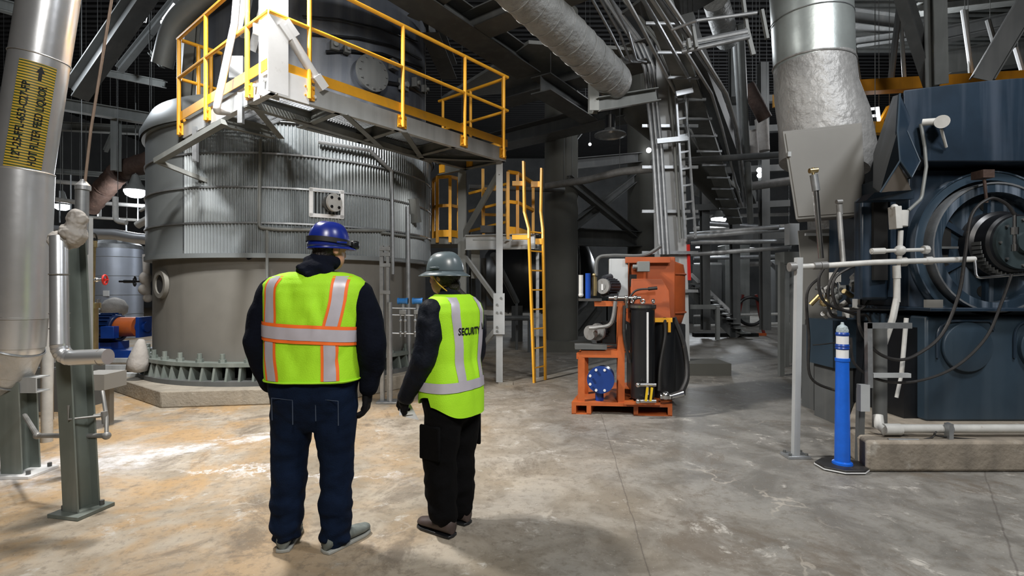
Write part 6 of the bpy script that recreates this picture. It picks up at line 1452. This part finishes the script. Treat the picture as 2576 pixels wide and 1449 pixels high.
def man():
    R = thing('person', 'person in blue helmet, dark hoodie, jeans and orange edged lime vest, seen from behind', 'person', (0, 0, 0))
    cx_ = .0
    T = [(.66, .10, .08, 0, 0), (.74, .20, .13, -.01, 0), (.86, .235, .155, -.01, -.005), (.94, .238, .158, -.01, -.005), (1.05, .240, .160, -.01, 0), (1.2, .245, .160, -.005, 0), (1.34, .262, .150, 0, 0), (1.42, .268, .138, 0, -.003), (1.47, .262, .122, 0, -.008), (1.505, .235, .10, .0, -.012), (1.53, .17, .075, .01, -.012), (1.545, .09, .06, .015, -.012)]
    hd = V((.055, .045, 1.675)); fd = (.62, .78, -.1)
    armL = [(-.228, -.01, 1.42), (-.308, -.03, 1.16), (-.270, .04, .90)]; armR = [(.238, -.01, 1.40), (.318, -.03, 1.14), (.285, .04, .89)]
    # skin body
    b = loft([(z, a - .03 if a > .1 else a, bb - .03 if bb > .08 else bb * .8, x, y) for z, a, bb, x, y in T], n=32, k=20)
    limb(b, [(.02, .0, 1.48), (.035, .02, 1.60)], [.062, .060]); head(b, hd, fd)
    for A, s_ in ((armL, -1), (armR, 1)):
        limb(b, A, [.058, .046, .030]); hand(b, V(A[2]) + V((-s_ * .01, .01, -.05)), (-s_ * .12, .12, -1), (-s_, -.25, 0), (0, 1, 0), .38, 0)
    limb(b, [(-.11, 0, .82), (-.155, .01, .48), (-.158, -.01, .10)], [.09, .06, .042]); limb(b, [(.10, 0, .82), (.115, .01, .48), (.110, -.01, .10)], [.09, .06, .042])
    organic('body', b, .009, G['skin'], R, 1)
    # jeans
    j = loft([(z, a + .004, bb + .004, x, y) for z, a, bb, x, y in T if z <= .97] + [(.99, .236, .157, -.01, -.003)], n=40, k=14)
    j.sph((-.115, -.055, .86), .115, 16, 12, (1, .9, 1.15)); j.sph((.095, -.055, .86), .115, 16, 12, (1, .9, 1.15))
    limb(j, [(-.122, 0, .84), (-.138, .0, .66), (-.155, .012, .46), (-.160, .0, .26), (-.162, -.012, .085)], [.124, .114, .097, .092, .080])
    limb(j, [(.102, 0, .84), (.110, .0, .66), (.112, .012, .46), (.108, .0, .26), (.108, -.012, .085)], [.124, .114, .096, .090, .080])
    for s_, x in ((-1, -.162), (1, .108)):
        for z in (.055, .125, .20): j.torus((x, -.012, z), (.1 * s_, .2, 1), .068, .019, 20, 8)
    jo = organic('jeans', j, .010, G['denim'], R, 3, cloth_fold(.010, 7, 11, 2., .5))
    for x0, x1, z0 in ((-.178, -.062, .865), (.055, .18, .86)):
        m = MB().tube([(x0, -.146, z0 - .12), (x0 + .002, -.156, z0), (x1, -.163, z0 - .01), (x1, -.160, z0 - .14)], .0025, 6)
        m.build('pocket_seam', mat('pocket_stitch', (.05, .07, .11), .8), jo)
    # hoodie
    h = loft([(z, a + .004, bb + .004, x, y) for z, a, bb, x, y in T if z >= .94], n=40, k=24)
    limb(h, [armL[0], (-.290, -.02, 1.28), armL[1], (-.296, .005, 1.02), armL[2]], [.090, .084, .080, .072, .056])
    limb(h, [armR[0], (.300, -.02, 1.28), armR[1], (.308, .005, 1.02), armR[2]], [.090, .086, .082, .074, .056])
    organic('hoodie', h, .011, G['hoodie'], R, 2, cloth_fold(.012, 6, 8, 5.))
    # hood heaped behind the neck
    k = MB(); k.sph((.02, -.055, 1.545), .10, 20, 12, (1.05, .75, .62)); k.sph((.03, .0, 1.585), .095, 20, 12, (.98, .95, .62)); k.sph((.0, -.09, 1.50), .07, 16, 10, (.9, .55, .95)); k.torus((.03, .01, 1.60), (.1, -.3, 1), .07, .028, 24, 8); k.tube([(-.06, -.1, 1.57), (.0, -.125, 1.52), (.07, -.10, 1.55)], .02, 8)
    organic('hood', k, .008, G['hoodie'], R, 2, cloth_fold(.010, 16, 16, 1.))
    # gloves
    for A, s_ in ((armL, -1), (armR, 1)):
        g = MB(); hand(g, V(A[2]) + V((-s_ * .01, .01, -.05)), (-s_ * .12, .12, -1), (-s_, -.25, 0), (0, 1, 0), .38, .0035)
        organic('glove', g, .0045, G['glove'], R, 1)
    # vest
    VT = [(z, a, bb, x, y) for z, a, bb, x, y in T if z >= .86]
    fold = lambda p: .010 * mnoise.noise(V((p.x * 9 + p.z * 3, p.y * 8, p.z * 3.2 + 4))) + .006 * mnoise.noise(V((p.x * 20, 1.3, p.z * 7))) + .011 * math.exp(-((p.x - .02 - (1.40 - p.z) * .25) / .02) ** 2) * math.exp(-((p.z - 1.31) / .10) ** 2) * (1 if p.y < 0 else 0) + crease(p, -.09, 1.50, -.05, 1.25, .012, -.012) + crease(p, .06, 1.47, .10, 1.26, .014, -.013) + crease(p, -.14, 1.46, -.12, 1.28, .012, .009) + crease(p, .0, 1.44, .055, 1.27, .013, .012) + crease(p, -.08, 1.15, -.03, .98, .016, -.010) + crease(p, .05, 1.14, .02, .97, .018, .010) + crease(p, .20, 1.12, .14, 1.0, .014, -.010) + crease(p, .22, 1.36, .25, 1.26, .012, -.008)
    vo, pt, hz = vest(R, VT, .945, 1.538, .022, fold, hem=lambda th: .006 * math.sin(th * 2))
    MB().tube([pt(2 * PI * i / 72, .948, .003) for i in range(73)], .005, 6).build('hem_binding', G['lime'], vo)
    for xs in ([(.955, -.166), (1.19, -.180), (1.45, -.188), (1.515, -.165)], [(.955, .130), (1.19, .128), (1.40, .165), (1.515, .172)]):
        vstripe(vo, VT, pt, xs, .082, .0025, G['hv_orange'], 'orange_trim'); vstripe(vo, VT, pt, xs, .054, .0045, G['silver'], 'reflective_stripe')
        vstripe(vo, VT, pt, xs, .082, .0025, G['hv_orange'], 'orange_trim', side=-1); vstripe(vo, VT, pt, xs, .054, .0045, G['silver'], 'reflective_stripe', side=-1)
    zf = lambda th: 1.205 - .018 * math.cos(th)
    hstripe(vo, pt, zf, .100, .0065, G['hv_orange'], 'orange_trim'); hstripe(vo, pt, zf, .064, .0085, G['silver'], 'reflective_stripe')
    # hair, helmet
    f = V(fd); f.z = 0; f.normalize(); r_ = f.cross(V((0, 0, 1)))
    hm = MB(); hm.sph(hd + V((0, 0, .01)) - f * .012, .086, 20, 14, (.95, .98, 1.0)); hm.sph(hd - f * .035 - V((0, 0, .045)), .066, 16, 10, (1, .95, .9))
    organic('hair', hm, .008, G['hair'], R, 1)
    hc = hd + V((0, 0, .008)) + f * .002; ho = helmet(R, hc, f, r_, G['blue_hat'], False)
    # goggles strap round the helmet, goggles in front
    st = []
    for i in range(41):
        a = 2 * PI * i / 40; st.append(hc + r_ * (math.cos(a) * .107) + f * (math.sin(a) * .125) + V((0, 0, .030 + .012 * math.sin(a + PI))))
    vs = [p + V((0, 0, dz)) for dz in (-.013, .013) for p in st]; n = len(st)
    MB().add(vs + [p + (p - hc).normalized() * .004 for p in vs], [(i, i + 1, n + i + 1, n + i) for i in range(n - 1)] + [(2 * n + i, 2 * n + i + 1, 3 * n + i + 1, 3 * n + i) for i in range(n - 1)]).build('goggle_strap', G['rubber'], R, smooth=2)
    MB().box(hc + f * .138 + V((0, 0, .018)), (.13, .05, .05), rz=math.atan2(r_.y, r_.x)).build('goggles', G['black'], R, bevel=.012)
    # shoes
    shoe(R, (-.155, -.075, 0), (-.15, 1), .30, G['shoe_gy'], G['shoe_sole']); shoe(R, (.080, -.085, 0), (.62, 1), .31, G['shoe_gy'], G['shoe_sole'])
    R.location = (P(795, 0, 2.86).x, 2.86, 0); R.rotation_euler = (0, 0, 0); R.scale = (1, 1, 1)
    return R
def helmet(root, hc, f, r_, m_, brim):
    u = V((0, 0, 1)); vs = []; fs = []; n = 40; k = 14; A, B, H = (.104, .122, .142) if not brim else (.098, .120, .120)
    for j in range(k + 1):
        ph = (PI / 2) * j / k
        for i in range(n):
            a = 2 * PI * i / n; rr = math.cos(ph) ** .62 if j < k else 0.0005
            ridge = .006 * math.exp(-((math.cos(a) * rr) / .18) ** 2) * (1 if rr < .97 else 0) + (.004 * math.exp(-((abs(math.cos(a) * rr) - .42) / .08) ** 2) if rr < .9 else 0)
            vs.append(hc + r_ * (A * rr * math.cos(a)) + f * (B * rr * math.sin(a)) + u * (H * math.sin(ph) + ridge))
    for j in range(k):
        for i in range(n): fs.append((j * n + i, j * n + (i + 1) % n, (j + 1) * n + (i + 1) % n, (j + 1) * n + i))
    o = MB().add(vs, fs).build('helmet', m_, root, smooth=1.2)
    so = o.modifiers.new('s', 'SOLIDIFY'); so.thickness = .004
    vs = []; fs = []
    def ext(a):
        if brim: return .040 + .010 * max(0, math.sin(a))
        return .003 + .042 * max(0, math.sin(a)) ** 3
    for t, dz in ((0, .004), (.5, -.008 if brim else -.002), (1, -.022 if brim else -.008), (1, -.026 if brim else -.012), (.5, -.014 if brim else -.007), (0, -.006)):
        for i in range(n):
            a = 2 * PI * i / n; e = ext(a) * t
            vs.append(hc + r_ * ((A - .002 + e) * math.cos(a)) + f * ((B - .002 + e) * math.sin(a)) + u * dz)
    for j in range(6):
        j2 = (j + 1) % 6
        for i in range(n): fs.append((j * n + i, j * n + (i + 1) % n, j2 * n + (i + 1) % n, j2 * n + i))
    MB().add(vs, fs).build('brim', m_, o, smooth=1.2)
    for s_ in (-1, 1):
        MB().bar(hc + r_ * s_ * (A + .002) + f * -.02 + u * .022, hc + r_ * s_ * (A + .002) + f * .045 + u * .022, .012, .012).build('accessory_slot', m_, o, bevel=.003)
    return o
G['blue_hat'] = mat('royal_blue_helmet', (.008, .022, .22), .28, 0, .08, 8)
G['grey_hat'] = mat('slate_grey_helmet', (.095, .125, .14), .3, 0, .08, 8)
G['shoe_gy'] = mat('grey_green_trainer', (.14, .16, .15), .7, 0, .25, 30); G['shoe_sole'] = mat('pale_sole', (.32, .33, .31), .7)
G['shoe_br'] = mat('brown_shoe_leather', (.055, .038, .034), .55, 0, .2, 20)

def woman():
    R = thing('person', 'person in grey brimmed hard hat and lime SECURITY vest, holding a paper', 'person', (0, 0, 0))
    T = [(.62, .10, .08, 0, 0), (.70, .165, .135, 0, 0), (.80, .185, .15, 0, -.0), (.90, .185, .145, 0, .0), (1.02, .180, .135, 0, .01), (1.14, .190, .135, 0, .005), (1.24, .200, .13, 0, 0), (1.31, .205, .12, 0, -.005), (1.355, .195, .10, 0, -.008), (1.385, .16, .08, 0, -.008), (1.41, .10, .065, 0, -.005), (1.425, .065, .055, 0, 0)]
    hd = V((-.01, .045, 1.525)); fd = V((-.15, 1, -.08))
    armL = [V((-.190, -.005, 1.315)), V((-.225, .02, 1.04)), V((-.20, .17, .83))]; armR = [V((.190, -.01, 1.315)), V((.235, .0, 1.04)), V((.22, .10, .82))]
    b = loft([(z, max(a - .03, .04), max(bb - .03, .04), x, y) for z, a, bb, x, y in T], n=32, k=20)
    limb(b, [(0, .0, 1.36), (-.005, .025, 1.46)], [.050, .048]); head(b, hd, fd, .95)
    hl = dict(); 
    hands = []
    for A, s_ in ((armL, -1), (armR, 1)):
        limb(b, A, [.046, .038, .026]); d = (A[2] - A[1]).normalized()
        a_ = (A[2] + d * .045, d + V((0, 0, -.3)), (-s_, .1, .1), V((0, .7, .7)), .75 if s_ < 0 else .4); hands.append(a_); hand(b, *a_, add=-.001)
    limb(b, [(-.095, 0, .76), (-.105, .0, .44), (-.10, -.02, .10)], [.08, .052, .038]); limb(b, [(.09, 0, .76), (.095, .01, .44), (.075, 0, .10)], [.08, .052, .038])
    organic('body', b, .008, G['skin'], R, 1)
    j = loft([(z, a + .004, bb + .004, x, y) for z, a, bb, x, y in T if z <= .96] + [(.98, .182, .14, 0, 0)], n=40, k=14)
    limb(j, [(-.09, -.02, .76), (-.098, -.01, .60), (-.104, .01, .44), (-.100, -.005, .25), (-.10, -.02, .12)], [.116, .110, .100, .094, .086])
    limb(j, [(.085, -.02, .76), (.09, -.01, .60), (.095, .01, .44), (.08, .0, .25), (.075, -.0, .11)], [.116, .110, .100, .092, .084])
    jo = organic('trousers', j, .010, G['blackcloth'], R, 3, cloth_fold(.009, 7, 10, 9., .5))
    for s_ in (-1, 1):
        MB().box((s_ * .198, .0, .56), (.02, .15, .20), rz=0).build('cargo_pocket', G['blackcloth'], jo, bevel=.012)
    h = loft([(z, a + .004, bb + .004, x, y) for z, a, bb, x, y in T if z >= .86], n=40, k=24)
    for A in (armL, armR): limb(h, [A[0], A[0].lerp(A[1], .5) + V((0, -.01, 0)), A[1], A[1].lerp(A[2], .55), A[2], A[2] + (A[2] - A[1]).normalized() * .03], [.078, .078, .072, .062, .052, .050])
    limb(h, [(0, .0, 1.36), (0, .015, 1.425)], [.075, .066])
    organic('jacket', h, .010, G['jacket'], R, 2, cloth_fold(.010, 8, 10, 3.))
    for a_ in hands:
        g = MB(); hand(g, *a_, add=.003); organic('glove', g, .0045, G['glove'], R, 1)
    VT = [(z, a, bb, x, y) for z, a, bb, x, y in T if z >= .62]
    VT[0] = (.62, .19, .155, 0, 0); VT[1] = (.70, .19, .155, 0, 0); VT[2] = (.80, .19, .152, 0, 0)
    fold = lambda p: .008 * mnoise.noise(V((p.x * 9 + 7, p.y * 8, p.z * 3.2))) + .005 * mnoise.noise(V((p.x * 20, 1.3, p.z * 7))) + crease(p, -.03, 1.12, .0, .92, .014, .008) + crease(p, .03, 1.15, .04, .93, .014, -.009) + crease(p, -.15, 1.28, -.14, 1.0, .014, -.008) + crease(p, .0, .86, .02, .74, .014, -.008)
    vo, pt, hz = vest(R, VT, .70, 1.412, .020, fold, hem=lambda th: .07 * abs(math.cos(th)) ** 4 + (.05 if math.sin(th) > 0 else 0))
    for xs in ([(.88, -.085), (1.1, -.095), (1.3, -.12), (1.395, -.10)], [(.88, .085), (1.1, .095), (1.3, .12), (1.395, .10)]):
        vstripe(vo, VT, pt, xs, .055, .003, G['silver'], 'reflective_stripe'); vstripe(vo, VT, pt, xs, .055, .003, G['silver'], 'reflective_stripe', side=-1)
    hstripe(vo, pt, lambda th: .885 + .008 * math.cos(th), .056, .005, G['silver'], 'reflective_stripe')
    vs, fs = text_mesh('SECURITY', .058, 0, .0018)
    out = []
    for v in vs:
        x, z = v.x * .74 , 1.195 + v.y; out.append(pt(backth(VT, x - .012, z), z, .004))
    MB().add(out, fs).build('security_lettering', G['black'], vo, fix=False, label='bold black lettering reading SECURITY')
    # hair with a braid over the right shoulder
    f = V((fd.x, fd.y, 0)).normalized(); r_ = f.cross(V((0, 0, 1)))
    hm = MB(); hm.sph(hd + V((0, 0, .012)) - f * .012, .088, 20, 14, (.98, .98, 1)); hm.sph(hd - f * .06 - V((0, 0, .06)), .045, 14, 10); limb(hm, [hd - f * .055 - V((0, 0, .07)), V((.05, -.08, 1.38)), V((.11, -.125, 1.28)), V((.125, -.14, 1.20))], [.034, .02, .014, .008], 10)
    organic('hair', hm, .007, G['hair'], R, 1, cloth_fold(.004, 40, 14))
    hc = hd + V((0, 0, .022)) - f * .002; helmet(R, hc, f, r_, G['grey_hat'], True)
    cord = spline([hc + r_ * .10 + f * .02 - V((0, 0, .02)), hd + r_ * .085 - f * .02 - V((0, 0, .06)), hd - f * .075 - V((0, 0, .125)), hd - r_ * .085 - f * .02 - V((0, 0, .06)), hc - r_ * .10 + f * .03 - V((0, 0, .02))])
    MB().tube(cord, .0035, 8).build('neck_cord', mat('yellow_cord', (.75, .45, .05), .6), R, label='yellow helmet cord round the neck')
    shoe(R, (-.10, -.09, 0), (.05, 1), .27, G['shoe_br'], G['black']); shoe(R, (.075, -.07, 0), (.1, 1), .27, G['shoe_br'], G['black'])
    R.location = (P(1136, 0, 3.09).x, 3.09, 0); R.rotation_euler = (0, 0, math.radians(58))
    return R, hands
pm_ = man()
pw_, hn = woman()
# folded paper held in the left glove
M4 = Matrix.Translation(pw_.location) @ Matrix.Rotation(math.radians(58), 4, 'Z')
w_, d_, n_, t_, c_ = hn[0]
q = M4 @ (w_ + V(d_).normalized() * .08 + V(n_).normalized() * .03)
m = MB()
a, b, c, d = q + V((-.02, -.02, .045)), q + V((.015, .01, .05)), q + V((.085, .0, -.075)), q + V((-.005, -.03, -.045))
m.slab([a, b, c, d], (.002, .002, .002)).slab([a, b, c + V((-.03, -.01, .035)), d + V((-.015, -.02, .01))], (0, -.002, .001))
solo(m, 'folded_paper', G['white'], 'small folded white paper held by the person in the brimmed hard hat', 'paper')
# ------------------------------------------------------------------ thin hanger rods carry the free pipes, lamps and beams from the ceiling
bpy.context.view_layer.update()
HANG = ('pipe', 'rod', 'lamp', 'strut', 'brace', 'duct', 'plate', 'bracket', 'beam', 'post', 'conduit', 'tray', 'frame', 'panel')
for o in [o for o in list(COL.objects) if o.parent is None and 'category' in o and o['category'] in HANG]:
    ms = [q for q in [o] + list(o.children) if q.type == 'MESH']
    pts = [q.matrix_world @ v.co for q in ms for v in q.data.vertices]
    if not pts: continue
    lo = min(p.z for p in pts); top = max(pts, key=lambda p: p.z)
    if lo < 1.5 or top.z > 11.5 or off(top) or o['category'] == 'conduit' and lo < 2: continue
    if top.y < 7.0 or o.name.startswith('hanger_rod'):
        if not o.name.startswith(('hanger_rod.', 'bare', 'louvre')): continue
    MB().cyl(top - V((0, 0, .02)), V((top.x, top.y, 12.06)), .006, n=5).build('hanger', G['steel_dk'], o)
for o in [o for o in list(COL.objects) if o.parent is None and 'label' in o and any(k in o['label'] for k in ('behind the support frame', 'ankle high', 'knee high', 'thin low strip', 'dim yellow railing', 'behind the lower bracing'))]:
    ms = [q for q in [o] + list(o.children) if q.type == 'MESH']
    b = min((q.matrix_world @ v.co for q in ms for v in q.data.vertices), key=lambda p: p.z)
    if b.z > .02: MB().cyl(V((b.x, b.y, 0)), b + V((0, 0, .02)), .03, n=8).build('support_leg', G['steel_dk'], o)
